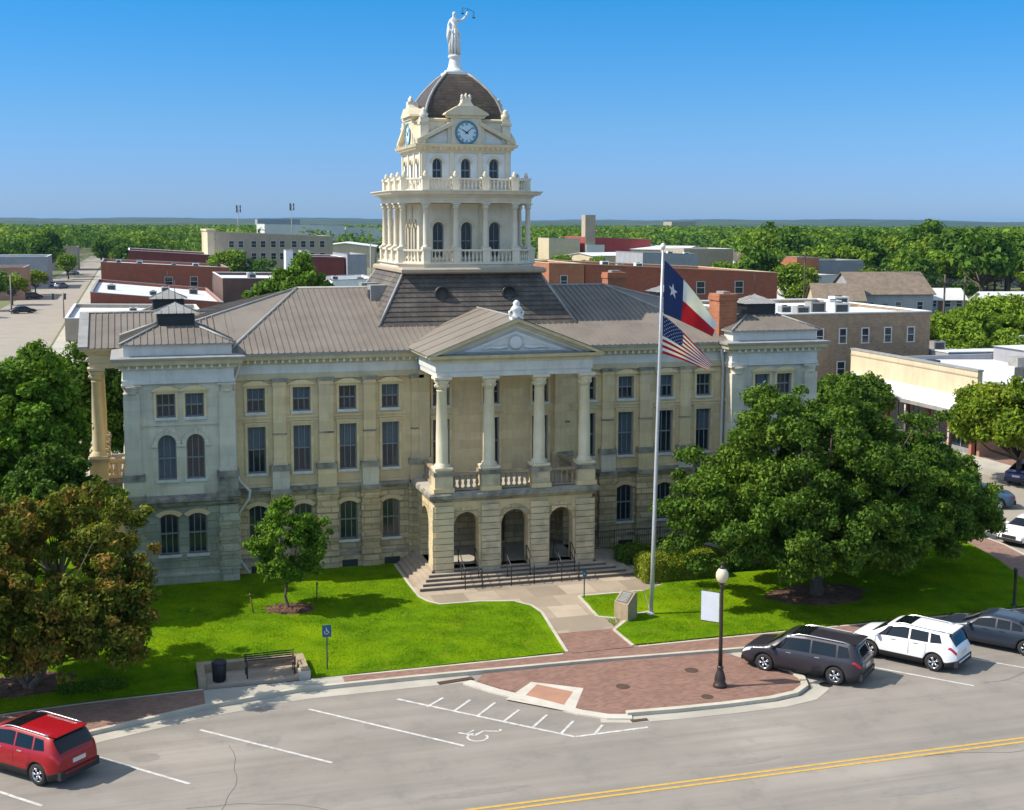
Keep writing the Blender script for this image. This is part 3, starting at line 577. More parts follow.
for u in (9.2, 5.6):
    window(CH, west(-16.4, 0), -u, 5.2, .8, 2.2, 0, 2, 3, 'plain', 0, rad(-90)); window(CH, west(-16.4, 0), -u, 1.7, .8, 1.9, .16, 2, 3, 'seg', 0, rad(-90)); window(CH, east(16.4, 0), u, 5.2, .8, 2.2, 0, 2, 3, 'plain', 0, rad(90))
# plinth, belt, sill string, pilasters of the two wings
PIL = (3.8, 5.99+.13, 8.22, 10.42)
for s in (-1, 1):
    P_ = MB()
    x0, x1 = (4.2, 12.66) if s > 0 else (-12.66, -4.2)
    P_.box(x0, x1, -.16, -.002, ZB, .95, RUSTIC); P_.box(x0, x1, -.12, -.002, .95, 1.08, WEATHER)
    P_.build('plinth', CH)
    B_ = MB(); B_.box(x0, x1, -.20, -.003, 4.20, 4.34, WEATHER); B_.box(x0, x1, -.30, -.003, 4.34, 4.50, WEATHER); B_.box(x0, x1, -.08, -.003, 4.5, 4.62, STONE); B_.build('belt_course', CH)
    T_ = MB(); T_.box(x0, x1, -.07, -.003, 7.80, 7.88, STONE); T_.box(x0, x1, -.05, -.003, 7.64, 7.70, STONE); T_.build('string_course', CH)
    for i, p in enumerate(PIL):
        w = (.26, .29, .34, .30)[i]; q = MB(); x = s*p
        q.box(x-w-.14, x+w+.14, -.28, -.004, ZB+.02, 4.18, RUSTIC)
        for zz in (1.0, 1.72, 2.44, 3.16, 3.88): q.box(x-w-.19, x+w+.19, -.34, -.005, zz, zz+.34, RUSTIC)
        q.box(x-w-.20, x+w+.20, -.42, -.004, 4.18, 4.40, WEATHER)
        q.box(x-w-.10, x+w+.10, -.34, -.004, 4.40, 5.30, STONEP if i % 2 else STONE); q.box(x-w-.16, x+w+.16, -.40, -.004, 5.30, 5.55, WEATHER)
        q.box(x-w, x+w, -.17, -.004, 5.55, 9.50, STONE); q.box(x-w-.05, x+w+.05, -.21, -.004, 5.55, 5.68, STONE); q.box(x-w-.03, x+w+.03, -.20, -.004, 7.0, 7.08, WEATHER)
        q.box(x-w-.05, x+w+.05, -.22, -.004, 9.36, 9.42, STONE); q.box(x-w-.08, x+w+.08, -.26, -.004, 9.52, 9.68, WEATHER); q.box(x-w-.02, x+w+.02, -.23, -.004, 9.42, 9.52, STONE)
        q.build('pilaster', CH)
    for i, a in enumerate(AX):
        v = MB(); v.box(s*a-.38, s*a+.38, -.175, -.155, .38, .72, DARKM); v.build('basement_vent', CH)
# entablature
ENT = [(.05, 9.62), (.14, 9.64), (.14, 9.90), (.10, 9.92), (.10, 10.34), (.18, 10.38), (.26, 10.46), (.26, 10.54), (.46, 10.60), (.50, 10.76), (.56, 10.86), (.56, 10.90)]
def ent_line(parent, x0, x1, Y, name='cornice', prof=ENT):
    lo, hi = MB(), MB()
    for (o0, za), (o1, zb) in zip(prof, prof[1:]):
        mt = TRIMY if za < 9.91 else (TRIM if za < 10.37 else TRIMY)
        lo.face([(x0, Y-o0, za), (x1, Y-o0, za), (x1, Y-o1, zb), (x0, Y-o1, zb)], mt)
    n = int((x1-x0)/.32)
    for i in range(n):
        x = x0+(i+.5)*(x1-x0)/n; lo.box(x-.05, x+.05, Y-.40, Y-.11, 10.44, 10.585, TRIM)
    lo.face([(x0, Y-.56, 10.9), (x1, Y-.56, 10.9), (x1, Y+.2, 10.9), (x0, Y+.2, 10.9)], TRIM)
    return lo.build(name, parent)
ent_line(CH, -12.66, 12.66, 0)
b = MB(); b.box(-12.66, 12.66, -.585, -.555, 10.80, 10.93, LEADM); b.build('gutter', CH)
# main roof
R = MB(); E0 = (-12.9, -.60, 10.925); E1 = (12.9, -.60, 10.925); RL = (-8.6, 7.38, 13.55); RR = (8.6, 7.38, 13.55)
seam_roof(R, [E0, E1, RR, RL], (1, 0, 0), .30, h=.04, w=.04); seam_roof(R, [E0, RL, (-16.6, 2.0, 11.5)], (1, 0, 0), .30, h=.04, w=.04); seam_roof(R, [E1, RR, (16.6, 2.0, 11.5)], (1, 0, 0), .42)
seam_roof(R, [(-16.6, 2, 11.5), RL, (-16.6, 12.8, 11.5)], (0, 1, 0), .42); seam_roof(R, [(16.6, 2, 11.5), RR, (16.6, 12.8, 11.5)], (0, 1, 0), .42)
seam_roof(R, [(-12.9, 15.36, 10.925), (12.9, 15.36, 10.925), RR, RL], (1, 0, 0), .42)
for a, c in ((E0, RL), (RL, RR), (RR, E1), ((-16.6, 2, 11.5), RL), ((16.6, 2, 11.5), RR)): R.tube([a, c], .09, LEADM, 6)
roof = R.build('roof', CH)
# brick chimneys
def chimney(x0, x1, y0, y1, z0, z1):
    c = MB(); c.box(x0, x1, y0, y1, z0, z1-.35, ORANGEB); c.box(x0-.05, x1+.05, y0-.05, y1+.05, z1-.35, z1-.12, ORANGEB); c.box(x0-.02, x1+.02, y0-.02, y1+.02, z1-.12, z1, ORANGEB); c.box(x0+.3, x1-.3, y0+.2, y1-.2, z1, z1+.12, LEADM); return c.build('chimney', roof)
chimney(12.35, 13.35, .1, 1.35, 10.6, 13.35); chimney(10.55, 11.75, 11.8, 12.8, 12.0, 14.05)
# pavilions
def pavilion(sx, rear=False):
    Pv = MB(); x0, x1 = (-17.37, -12.66) if sx < 0 else (12.66, 17.37); y0, y1 = (-.97, 3.8) if not rear else (10.96, 15.73)
    xc = (x0+x1)/2; yc = (y0+y1)/2
    fx = [sx*14.35, sx*15.62] if not rear else []
    hl = [(x-.42, x+.42, 1.76, 3.68, .16) for x in fx]; hm = [(x-.41, x+.41, 5.28, 7.36, .41) for x in fx]; ht = [(x-.42, x+.42, 8.16, 9.24, 0) for x in fx]
    M = front(y0); wall(Pv, M, x0, x1, ZB, 4.1, hl, .3, RUSTICP); wall(Pv, M, x0, x1, 4.1, 10.9, hm+ht, .3, STONEP)
    for Ms, u0, u1, fy in ((west(x0), -y1, -y0, [-.75, -2.05]), (east(x1), y0, y1, [.75, 2.05])):
        use = (not rear) and ((Ms(0, 0, 0)[0] < 0) == (sx < 0))
        fy = fy if use else []
        wall(Pv, Ms, u0, u1, ZB, 4.1, [(u-.42, u+.42, 1.76, 3.68, .16) for u in fy], .3, RUSTICP)
        wall(Pv, Ms, u0, u1, 4.1, 10.9, [(u-.41, u+.41, 5.28, 7.36, .41) for u in fy]+[(u-.42, u+.42, 8.16, 9.24, 0) for u in fy], .3, STONEP)
        rz = rad(-90) if sx < 0 else rad(90)
        for u in fy:
            window(CH, Ms, u, 1.76, .84, 1.92, .16, 2, 3, 'seg', 0, rz); window(CH, Ms, u, 5.28, .82, 2.08, .41, 2, 3, 'arch', 0, rz); window(CH, Ms, u, 8.16, .84, 1.08, 0, 2, 3, 'hood', 0, rz)
    wall(Pv, back(y1), -x1, -x0, ZB, 10.9, [], .3, STONEP)
    Pv.build('pavilion_wall', CH)
    if not rear:
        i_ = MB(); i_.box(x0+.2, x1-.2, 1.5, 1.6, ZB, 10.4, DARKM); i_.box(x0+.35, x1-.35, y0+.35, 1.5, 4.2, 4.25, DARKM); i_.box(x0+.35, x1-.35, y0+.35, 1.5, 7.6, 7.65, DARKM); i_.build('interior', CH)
    for n_, x in enumerate(fx):
        window(CH, M, x, 1.76, .84, 1.92, .16, 2, 3, 'seg', 0); window(CH, M, x, 5.28, .82, 2.08, .41, 2, 3, 'arch', n_); window(CH, M, x, 8.16, .84, 1.08, 0, 2, 3, 'hood', 1-n_)
    t = MB(); ring_box(t, x0, x1, y0, y1, [(.0, ZB), (.14, ZB), (.14, .80), (.09, .85), (.0, .9)], RUSTICP); t.build('plinth', CH)
    t = MB(); ring_box(t, x0, x1, y0, y1, [(0, 4.02), (.16, 4.06), (.18, 4.2), (.28, 4.26), (.28, 4.38), (.08, 4.5), (.0, 4.55)], WEATHER); t.build('belt_course', CH)
    t = MB(); ring_box(t, x0, x1, y0, y1, [(0, 7.78), (.07, 7.79), (.07, 7.9), (0, 7.92)], STONEP); t.build('string_course', CH)
    if not rear:
        for cx in (x0, x1):
            for cy in (y0,):
                q = MB(); w = .36; a0, a1 = (cx-.10, cx+w*1.7) if cx == x0 else (cx-w*1.7, cx+.10)
                q.box(a0-.06, a1+.06, cy-.22, cy+.60, ZB, 4.0, RUSTICP)
                for zz in (.95, 1.65, 2.35, 3.05): q.box(a0-.12, a1+.12, cy-.27, cy+.62, zz, zz+.40, RUSTICP)
                q.box(a0-.16, a1+.16, cy-.34, cy+.65, 4.4, 4.62, WEATHER); q.box(a0-.08, a1+.08, cy-.28, cy+.6, 4.62, 5.3, WEATHER if (cx == x1) == (sx < 0) else STONEP); q.box(a0-.15, a1+.15, cy-.33, cy+.64, 5.3, 5.6, WEATHER)
                q.box(a0, a1, cy-.16, cy+.5, 5.6, 9.3, STONEP); q.box(a0-.05, a1+.05, cy-.21, cy+.52, 5.6, 5.74, STONEP)
                q.lathe([(.33, 0), (.30, .06), (.34, .25), (.42, .36)], STONEP, ((a0+a1)/2, cy+.08, 9.28), 12); q.box(a0-.07, a1+.07, cy-.24, cy+.55, 9.62, 9.70, STONEP)
                q.build('corner_pilaster', CH)
    t = MB(); ring_box(t, x0, x1, y0, y1, [(.10, 9.70), (.14, 9.72), (.14, 9.90), (.10, 9.92), (.10, 10.34), (.18, 10.38), (.26, 10.46)], TRIM)
    ring_box(t, x0, x1, y0, y1, [(.26, 10.46), (.26, 10.54), (.46, 10.60), (.50, 10.76), (.58, 10.86)], TRIMY); ring_box(t, x0, x1, y0, y1, [(.60, 10.84), (.60, 10.93), (.0, 11.0)], LEADM)  # grey top band puts the gutter's dark shadow line into the colour
    for i in range(13):
        for yy, s_ in ((y0, -1), (y1, 1)):
            x = x0+(i+.5)*(x1-x0)/13; t.box(x-.05, x+.05, min(yy+s_*.12, yy+s_*.40), max(yy+s_*.12, yy+s_*.40), 10.44, 10.59, TRIM)
            y = y0+(i+.5)*(y1-y0)/13; X = x0 if s_ < 0 else x1; t.box(min(X+s_*.12, X+s_*.4), max(X+s_*.12, X+s_*.4), y-.05, y+.05, 10.44, 10.59, TRIM)
    t.build('cornice', CH)
    t = MB(); ring_box(t, x0, x1, y0, y1, [(0, 10.95), (.0, 11.0), (.03, 11.0), (.03, 11.42), (.10, 11.44), (.14, 11.50)], TRIM); t.build('parapet', CH)
    r_ = MB(); o = .2; c4 = [(x0-o, y0-o), (x1+o, y0-o), (x1+o, y1+o), (x0-o, y1+o)]; ll = [(xc-.86, yc-.86), (xc+.86, yc-.86), (xc+.86, yc+.86), (xc-.86, yc+.86)]
    for i in range(4):
        j = (i+1) % 4; seam_roof(r_, [(*c4[i], 11.52), (*c4[j], 11.52), (*ll[j], 12.22), (*ll[i], 12.22)], (1, 0, 0) if i % 2 == 0 else (0, 1, 0), .30, h=.035, w=.04)
        r_.tube([(*c4[i], 11.55), (*ll[i], 12.25)], .06, LEADM, 5)
    ring_box(r_, x0, x1, y0, y1, [(.2, 11.46), (.2, 11.53)], LEADM)
    pr = r_.build('roof', CH)
    l_ = MB(); l_.box(xc-.82, xc+.82, yc-.82, yc+.82, 12.1, 12.80, DARKM)
    for i in range(7): l_.box(xc-.86, xc+.86, yc-.86, yc+.86, 12.2+i*.08, 12.215+i*.08, DARKM)
    ap = (xc, yc, 13.26)
    q4 = [(xc-1.02, yc-1.02, 12.80), (xc+1.02, yc-1.02, 12.80), (xc+1.02, yc+1.02, 12.80), (xc-1.02, yc+1.02, 12.80)]
    for i in range(4): j = (i+1) % 4; seam_roof(l_, [q4[i], q4[j], ap], (1, 0, 0) if i % 2 == 0 else (0, 1, 0), .34, LEADM, .025, .03)
    l_.face(q4, DARKM); l_.tube([(xc, yc, 13.2), (xc, yc, 14.3)], .015, DARKM, 5)
    l_.build('louver', pr)
pavilion(-1); pavilion(1); pavilion(-1, True); pavilion(1, True)
# downpipes at the inner corners
for s in (-1, 1):
    d = MB(); x = s*12.45; d.tube([(s*12.25, -.5, 10.6), (s*12.3, -.42, 10.3), (s*12.52, -.15, 9.6), (s*12.5, -.12, 5.4), (s*12.35, -.35, 4.9), (s*11.9, -.5, 4.45), (s*11.95, -.45, 4.1), (s*12.42, -.3, 3.4), (s*12.45, -.3, 1.2), (s*12.0, -.55, .5)], .075, TRIM, 8); d.build('downpipe', CH)

# portico: arcade, deck, columns, pediment
PX = 3.86; PY = -4.17
A = MB(); arches = [(-2.95, -1.75, 1.0, 3.66, .60), (-.66, .66, 1.0, 3.66, .66), (1.72, 2.9, 1.0, 3.62, .59)]
wall(A, front(PY), -PX, PX, .3, 4.25, arches, .62, STONE)
wall(A, west(-PX), .0, -PY, .3, 4.25, [(1.3, 2.9, 1.0, 3.6, .8)], .5, RUSTIC); wall(A, east(PX), PY, 0, .3, 4.25, [(-2.9, -1.3, 1.0, 3.6, .8)], .5, RUSTIC)
wall(A, front(PY+.62), -PX+.5, PX-.5, 1.02, 4.2, arches, 0, STONE); wall(A, west(-PX+.5), .0, -PY-.62, 1.02, 4.2, [(1.3, 2.9, 1.0, 3.6, .8)], 0, STONE)
for a in arches:      # raised voussoirs
    i0 = arc_pts(a[0], a[1], a[3], a[4]); w = (a[1]-a[0])/2; o0 = arc_pts(a[0]-.26, a[1]+.26, a[3]+.26, w+.26)
    for i in range(len(i0)-1): A.prism([i0[i], i0[i+1], o0[i+1], o0[i]], PY-.03, PY-.003, RUSTIC, M=lambda x, z, y: (x, y, z))
for x0, x1 in ((-PX-.02, -2.97), (-1.66, -.74), (.74, 1.66), (2.98, PX+.02)):   # rock-faced buttress courses
    rr = random.Random(int(x0*10)); z = .42
    while z < 3.95:
        h = .30; A.box(x0+rr.uniform(0, .03), x1-rr.uniform(0, .03), PY-.12-rr.uniform(0, .06), PY+.01, z, z+h-.03, BUTT)
        if x0 < -3 or x1 > 3:
            X = -PX if x0 < 0 else PX; A.box(X-.10-rr.uniform(0, .04), X+.10, PY-.1, PY+.75, z, z+h-.03, BUTT)
        z += h
A.build('arcade', CH)
fl = MB(); fl.box(-PX+.02, PX-.02, PY+.05, -.02, .2, 1.0, CONC); fl.build('porch_floor', CH)
dk = MB(); ring_box(dk, -PX, PX, PY, -.31, [(.0, 4.16), (.10, 4.2), (.16, 4.3), (.30, 4.38), (.30, 4.52), (.22, 4.62)], WEATHER)
dk.face([(-PX-.22, PY-.22, 4.62), (PX+.22, PY-.22, 4.62), (PX+.22, -.02, 4.62), (-PX-.22, -.02, 4.62)], CONC); dk.face([(-PX+.3, PY+.3, 4.18), (PX-.3, PY+.3, 4.18), (PX-.3, 0, 4.18), (-PX+.3, 0, 4.18)], TRIM); dk.build('deck', CH)
CX = (-3.44, -1.19, 1.26, 3.52); CY = -3.92
for x in CX:
    p = MB(); p.box(x-.43, x+.43, CY-.40, CY+.40, 4.63, 5.50, BUTT); p.box(x-.49, x+.49, CY-.46, CY+.46, 4.64, 4.84, STONE); p.box(x-.49, x+.49, CY-.46, CY+.46, 5.42, 5.60, WEATHER); p.box(x-.40, x+.40, CY-.37, CY+.37, 5.60, 5.70, STONE); p.build('pedestal', CH)
    column(CH, x, CY, 5.68, 10.0, .285, COLST)
for xa, xb in zip(CX, CX[1:]):
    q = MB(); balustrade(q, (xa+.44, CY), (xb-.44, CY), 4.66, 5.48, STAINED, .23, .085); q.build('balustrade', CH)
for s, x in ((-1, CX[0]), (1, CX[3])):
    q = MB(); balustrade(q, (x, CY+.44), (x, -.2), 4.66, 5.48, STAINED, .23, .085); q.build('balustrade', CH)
    p = MB(); p.box(x-.26, x+.26, -.26, -.004, 5.6, 9.9, STONE); p.box(x-.34, x+.34, -.33, -.004, 4.63, 5.6, STONE); p.build('pilaster', CH)
b = MB(); XE = 3.74
ring_box(b, -XE, XE, CY-.28, -.57, [(.0, 9.98), (.0, 10.22), (.05, 10.23), (.05, 10.62), (.12, 10.66), (.2, 10.72)], TRIM); b.face([(-XE, CY-.28, 9.98), (XE, CY-.28, 9.98), (XE, -.02, 9.98), (-XE, -.02, 9.98)], TRIM)
ring_box(b, -XE, XE, CY-.28, -.57, [(.2, 10.72), (.2, 10.78), (.42, 10.86), (.46, 11.0)], TRIMY)
b.build('entablature', CH)
YF = CY-.28
pd = MB(); AP = 12.66
pd.prism([(-3.55, 11.0), (3.55, 11.0), (0, 12.30)], YF+.06, YF+.14, TRIM, M=lambda x, z, y: (x, y, z))
for s in (-1, 1):     # raking cornice
    for (o, t0, t1, mt) in ((-.46, .0, .16, TRIMY), (-.30, .16, .30, TRIMY), (-.12, .30, .46, TRIM)):
        n_ = Vector((.358*s, 0, 0)); sl_ = (AP-11.0)/4.25
        pts = [(s*4.25, 11.0+.02-t0*.3), (0, AP-t0), (0, AP-t1), (s*(4.25-(t1)/sl_*.9), 11.0+.0)]
        pd.prism([(p[0], p[1]) for p in pts], YF+o, YF+.1, mt, M=lambda x, z, y: (x, y, z))
pd.box(-4.2, 4.2, YF-.30, YF+.10, 10.99, 11.04, LEADM)
pd.prism([(-2.5, 11.12), (2.5, 11.12), (0, 12.04)], YF-.03, YF+.07, WHITE, M=lambda x, z, y: (x, y, z)); pd.prism([(-2.05, 11.18), (2.05, 11.18), (0, 11.92)], YF-.05, YF-.02, TRIM, M=lambda x, z, y: (x, y, z))
pd.lathe([(.30, 0), (.34, -.06), (.26, -.12), (.02, -.1)], WHITE, (0, 11.52, YF-.05), 20, M=lambda a, b_, c: (a, c, b_))
for s in (-1, 1):
    pd.tube([(s*.4, YF-.08, 11.35), (s*.8, YF-.09, 11.28), (s*1.2, YF-.08, 11.32), (s*1.6, YF-.08, 11.22)], [.09, .08, .07, .03], WHITE, 6)
pd.build('pediment', CH)
pr = MB()
for s in (-1, 1): seam_roof(pr, [(s*4.28, YF-.5, 11.03), (s*4.28, -.3, 11.03), (0, 4.2, AP+.03), (0, YF-.5, AP+.03)], (0, 1, 0), 1.6, h=.02, w=.03)
pr.tube([(0, YF-.5, AP+.04), (0, 3.0, AP+.04)], .06, LEADM, 6); pr.build('portico_roof', CH)
ac = MB(); ac.box(-.34, .34, YF-.4, YF+.1, AP-.12, AP+.12, WHITE); ac.lathe([(.30, 0), (.34, .1), (.24, .22), (.30, .34), (.36, .46), (.26, .58), (.17, .68), (.22, .8), (.12, .92), (.03, .97)], WHITE, (0, YF-.15, AP+.1), 10, sy=.55)
for s in (-1, 1): ac.tube([(s*.14, YF-.15, AP+.15), (s*.38, YF-.15, AP+.22), (s*.42, YF-.15, AP+.4), (s*.26, YF-.15, AP+.5)], [.1, .09, .07, .04], WHITE, 8)
aco = ac.build('acroterion', CH); aco.scale = (.8, 1, .8); aco.location = (0, 0, 2.5)
# steps on three sides
st = MB(); NS = 5
for i in range(NS):
    t = i/(NS-1); zt = 1.0-.125*i-.002; y = PY-.12-.27*i; xl = -PX-.17-.20*i; xr = PX+.15+.42*i
    st.prism([(xl, y), (xr, y), (xr, -.3), (xl, -.3)], .05, zt, TREAD)
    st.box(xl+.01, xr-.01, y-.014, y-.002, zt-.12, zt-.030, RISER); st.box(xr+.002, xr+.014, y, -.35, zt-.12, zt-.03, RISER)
st.build('steps', CH)
for x in (-2.75, -1.95, -.55, .55, 1.9, 2.75):
    h = MB(); y1_ = PY-.05; y0_ = PY-.12-.27*4-.15
    h.tube([(x, y1_, 1.0), (x, y1_, 1.88), (x, y1_-.12, 1.92), (x, y0_+.1, 1.32), (x, y0_, 1.22), (x, y0_, .35)], .024, BLACKI, 6)
    h.tube([(x, y1_, 1.45), (x, y0_, .85)], .018, BLACKI, 5); h.tube([(x, (y0_+y1_)/2, .62), (x, (y0_+y1_)/2, 1.6)], .02, BLACKI, 5); h.build('handrail', CH)

# west portico
wp_ = MB(); WX = -19.3
wp_.box(-19.2, -16.35, 3.85, 10.9, .2, 4.2, STONE); ring_box(wp_, -19.2, -16.35, 3.85, 10.9, [(0, 4.1), (.2, 4.2), (.25, 4.4), (.1, 4.5)], WEATHER); wp_.face([(-19.3, 3.75, 4.5), (-16.35, 3.75, 4.5), (-16.35, 11.0, 4.5), (-19.3, 11.0, 4.5)], CONC); wp_.build('west_arcade', CH)
for y in (4.0, 6.2, 8.55, 10.75):
    p = MB(); p.box(-19.15, -18.3, y-.42, y+.42, 4.5, 5.62, STONE); p.box(-19.22, -18.23, y-.48, y+.48, 5.42, 5.6, WEATHER); p.build('pedestal', CH)
    column(CH, -18.72, y, 5.6, 10.0, .29, TRIMY)
for y0, y1 in ((4.42, 5.78), (6.62, 8.13), (8.97, 10.33)):
    q = MB(); balustrade(q, (-18.72, y0), (-18.72, y1), 4.55, 5.45, STONE, .23, .085); q.build('balustrade', CH)
q = MB(); balustrade(q, (-18.3, 4.0), (-17.4, 4.0), 4.55, 5.45, STONE, .23, .085); q.build('balustrade', CH)
b = MB(); ring_box(b, -19.0, -16.3, 3.72, 11.04, [(0, 9.98), (0, 10.24), (.05, 10.25), (.05, 10.6), (.2, 10.72), (.2, 10.78), (.4, 10.86), (.44, 10.98)], TRIMY); b.face([(-19.0, 3.72, 9.98), (-16.3, 3.72, 9.98), (-16.3, 11.04, 9.98), (-19.0, 11.04, 9.98)], TRIM); b.build('entablature', CH)
b = MB(); b.prism([(-3.6, 11.0), (3.6, 11.0), (0, 12.3)], -18.95, -18.8, TRIM, M=lambda y, z, x: (x, 7.38+y, z))
for s in (-1, 1): b.prism([(s*4.15, 11.0), (0, 12.36), (0, 12.0), (s*3.2, 11.0)], -19.42, -18.9, TRIMY, M=lambda y, z, x: (x, 7.38+y, z))
b.build('pediment', CH)
b = MB()
for s in (-1, 1):
    y = 7.38+s*4.2; seam_roof(b, [(-19.05, y, 11.0), (-11.5, y, 11.0), (-11.5, 7.38, 12.40), (-19.05, 7.38, 12.40)], (1, 0, 0), .30, h=.04, w=.04)
    b.prism([(0, 0), (0, 1), (1, 1), (1, 0)], 0, .09, LEADM, M=lambda u, v, w: (-19.5+.45*u, y+(7.38-y)*v, 11.0+1.40*v+w))
b.tube([(-19.4, 7.38, 12.44), (-12.5, 7.38, 12.44)], .07, LEADM, 6); b.build('portico_roof', CH)

# ------------------------------------------------ clock tower
TC = (0, 7.38)
def sq(h, z, rot=False): return [(TC[0]-h, TC[1]-h, z), (TC[0]+h, TC[1]-h, z), (TC[0]+h, TC[1]+h, z), (TC[0]-h, TC[1]+h, z)]
def octp(h, c):
    return lambda o=0: [(TC[0]+x, TC[1]+y) for x, y in ((-c-o*.41, -h-o), (c+o*.41, -h-o), (h+o, -c-o*.41), (h+o, c+o*.41), (c+o*.41, h+o), (-c-o*.41, h+o), (-h-o, c+o*.41), (-h-o, -c-o*.41))]
MB_ = MB(); lo, hi = sq(5.2, 11.85), sq(3.66, 14.42)
for i in range(4):
    j = (i+1) % 4
    N = 11                          # shingle courses with a real lip
    for k in range(N):
        t0, t1 = k/N, (k+1)/N
        f = lambda t, a, push: tuple(Vector(lo[a]).lerp(Vector(hi[a]), t)+Vector(((lo[a][0]-TC[0]), (lo[a][1]-TC[1]), 0)).normalized()*push)
        MB_.face([f(t0, i, .05), f(t0, j, .05), f(t1, j, .0), f(t1, i, .0)], SLATE); MB_.face([f(t0, i, .05), f(t0, j, .05), f(t0, j, .0), f(t0, i, .0)], SLATE)
    MB_.tube([lo[i], hi[i]], .07, LEADM, 6)
mans = MB_.build('tower_roof', CH)
for x in (-1.78, 1.78):
    v = MB(); v.lathe([(.36, -.2), (.38, .62), (.34, .66), (.30, .62), (.28, .52), (.01, .52)], DARKM, (0, 0, 0), 20, M=lambda a, b_, c: (x+a, 3.55-c, 13.42+b_)); v.build('round_vent', mans)
v = MB(); v.box(-5.0, -3.8, 5.5, 6.5, 12.6, 13.75, LEADM); v.box(-5.03, -4.99, 5.68, 6.32, 12.8, 13.5, DARKM); v.build('dormer', mans)
v = MB(); v.box(-5.0, -3.8, 8.2, 9.2, 12.6, 13.75, LEADM); v.box(-5.03, -4.99, 8.4, 9.0, 12.8, 13.5, DARKM); v.build('dormer', mans)
o1 = octp(3.58, 2.5)
b = MB(); ring_box(b, -3.60, 3.72, TC[1]-3.88, TC[1]+3.88, [(-.3, 14.36), (.10, 14.42), (.20, 14.48), (.20, 14.62), (.10, 14.70), (.0, 14.705), (-.8, 14.71)], TANW); ring_poly(b, o1, [(.10, 14.70), (.10, 14.84), (.2, 14.88), (.2, 14.94)], TOWERW, True); b.build('tower_base', CH)
def tower_ring(parent, corners, z0, z1, m, ped=None, urn=False, mid=()):
    n = len(corners)
    for i in range(n):
        a, c = corners[i], corners[(i+1) % n]; d = Vector((c[0]-a[0], c[1]-a[1])); L = d.length; d.normalize(); pts = [0]+[L*t for t in (mid if L > 2.5 else ())]+[L]
        for p, q in zip(pts, pts[1:]):
            s_ = MB(); balustrade(s_, (a[0]+d.x*(p+.17), a[1]+d.y*(p+.17)), (a[0]+d.x*(q-.17), a[1]+d.y*(q-.17)), z0, z1-.04, m, .20, .065); s_.build('tower_balustrade', parent)
        for p in pts[:-1]:
            x, y = a[0]+d.x*p, a[1]+d.y*p; s_ = MB(); s_.box(x-.19, x+.19, y-.19, y+.19, z0, z1, m); s_.box(x-.23, x+.23, y-.23, y+.23, z1-.09, z1+.02, m)
            if urn: s_.lathe([(.05, 0), (.10, .05), (.13, .13), (.08, .20), (.09, .25), (.02, .31)], m, (x, y, z1), 10)
            s_.build('newel', parent)
c1 = [(TC[0]+x, TC[1]+y) for x, y in ((-2.38, -3.48), (2.38, -3.48), (3.55, -2.38), (3.55, 2.38), (2.38, 3.48), (-2.38, 3.48), (-3.48, 2.38), (-3.48, -2.38))]
tower_ring(CH, c1, 14.94, 15.68, TOWERW, mid=(1/3, 2/3))
for s in range(4):
    for t in (-2.38, -.79, .79, 2.38):
        x, y = ((t, -3.40), (3.40, t), (-t, 3.40), (-3.40, -t))[s]; column(CH, TC[0]+x, TC[1]+y, 15.70, 18.02, .15, TOWERW, 'tower_column')
# inner body of the colonnade stage with arched windows
B1 = MB(); hb = 2.52
tw = [(-1.82, -1.22, 15.2, 17.05, .30), (-.30, .30, 15.2, 17.05, .30), (1.22, 1.82, 15.2, 17.05, .30)]
mk = [(front(TC[1]-hb), 0), (east(hb, TC[1]), 90), (back(TC[1]+hb), 180), (west(-hb, TC[1]), -90)]
for M, rz in mk: wall(B1, M, -hb, hb, 14.9, 18.0, tw, .25, TOWERW)
B1.build('tower_wall', CH)
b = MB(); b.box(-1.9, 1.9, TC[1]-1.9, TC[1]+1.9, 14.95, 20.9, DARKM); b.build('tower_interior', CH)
for M, rz in mk:
    for x in (-1.52, 0, 1.52): window(CH, M, x, 15.2, .60, 1.85, .30, 2, 2, 'towerarch', 0, rad(rz))
    if rz != 180:
        for x in (-.76, .76): 
            q = MB(); q.box(x-.1, x+.1, -.06, 0, 15.0, 17.9, TOWERY); q.build('tower_pilaster', CH, M(0, 0, 0), rad(rz))
b = MB(); ring_poly(b, octp(3.42, 2.42), [(.14, 18.02), (.14, 18.14), (.16, 18.15), (.16, 18.30), (.26, 18.34), (.30, 18.40), (.60, 18.47), (.66, 18.58), (.72, 18.62), (.72, 18.66)], TOWERW, True)
b.face([(*p, 18.02) for p in octp(3.42, 2.42)(.14)], TOWERY)
for i, (p, q) in enumerate(zip(octp(3.42, 2.42)(.2), octp(3.42, 2.42)(.2)[1:]+octp(3.42, 2.42)(.2)[:1])):
    L = math.dist(p, q); n = int(L/.3); dx, dy = (q[0]-p[0])/L, (q[1]-p[1])/L
    for k in range(n):
        t = (k+.5)*L/n; x, y = p[0]+dx*t, p[1]+dy*t; b.box(x-.06, x+.06, y-.06, y+.06, 18.33, 18.455, TOWERY)
b.build('tower_cornice', CH)
c2 = [(TC[0]+x, TC[1]+y) for x, y in ((-2.38, -3.30), (2.38, -3.30), (3.30, -2.38), (3.30, 2.38), (2.38, 3.30), (-2.38, 3.30), (-3.30, 2.38), (-3.30, -2.38))]
tower_ring(CH, c2, 18.66, 19.34, TOWERW, urn=True, mid=(1/3, 2/3))
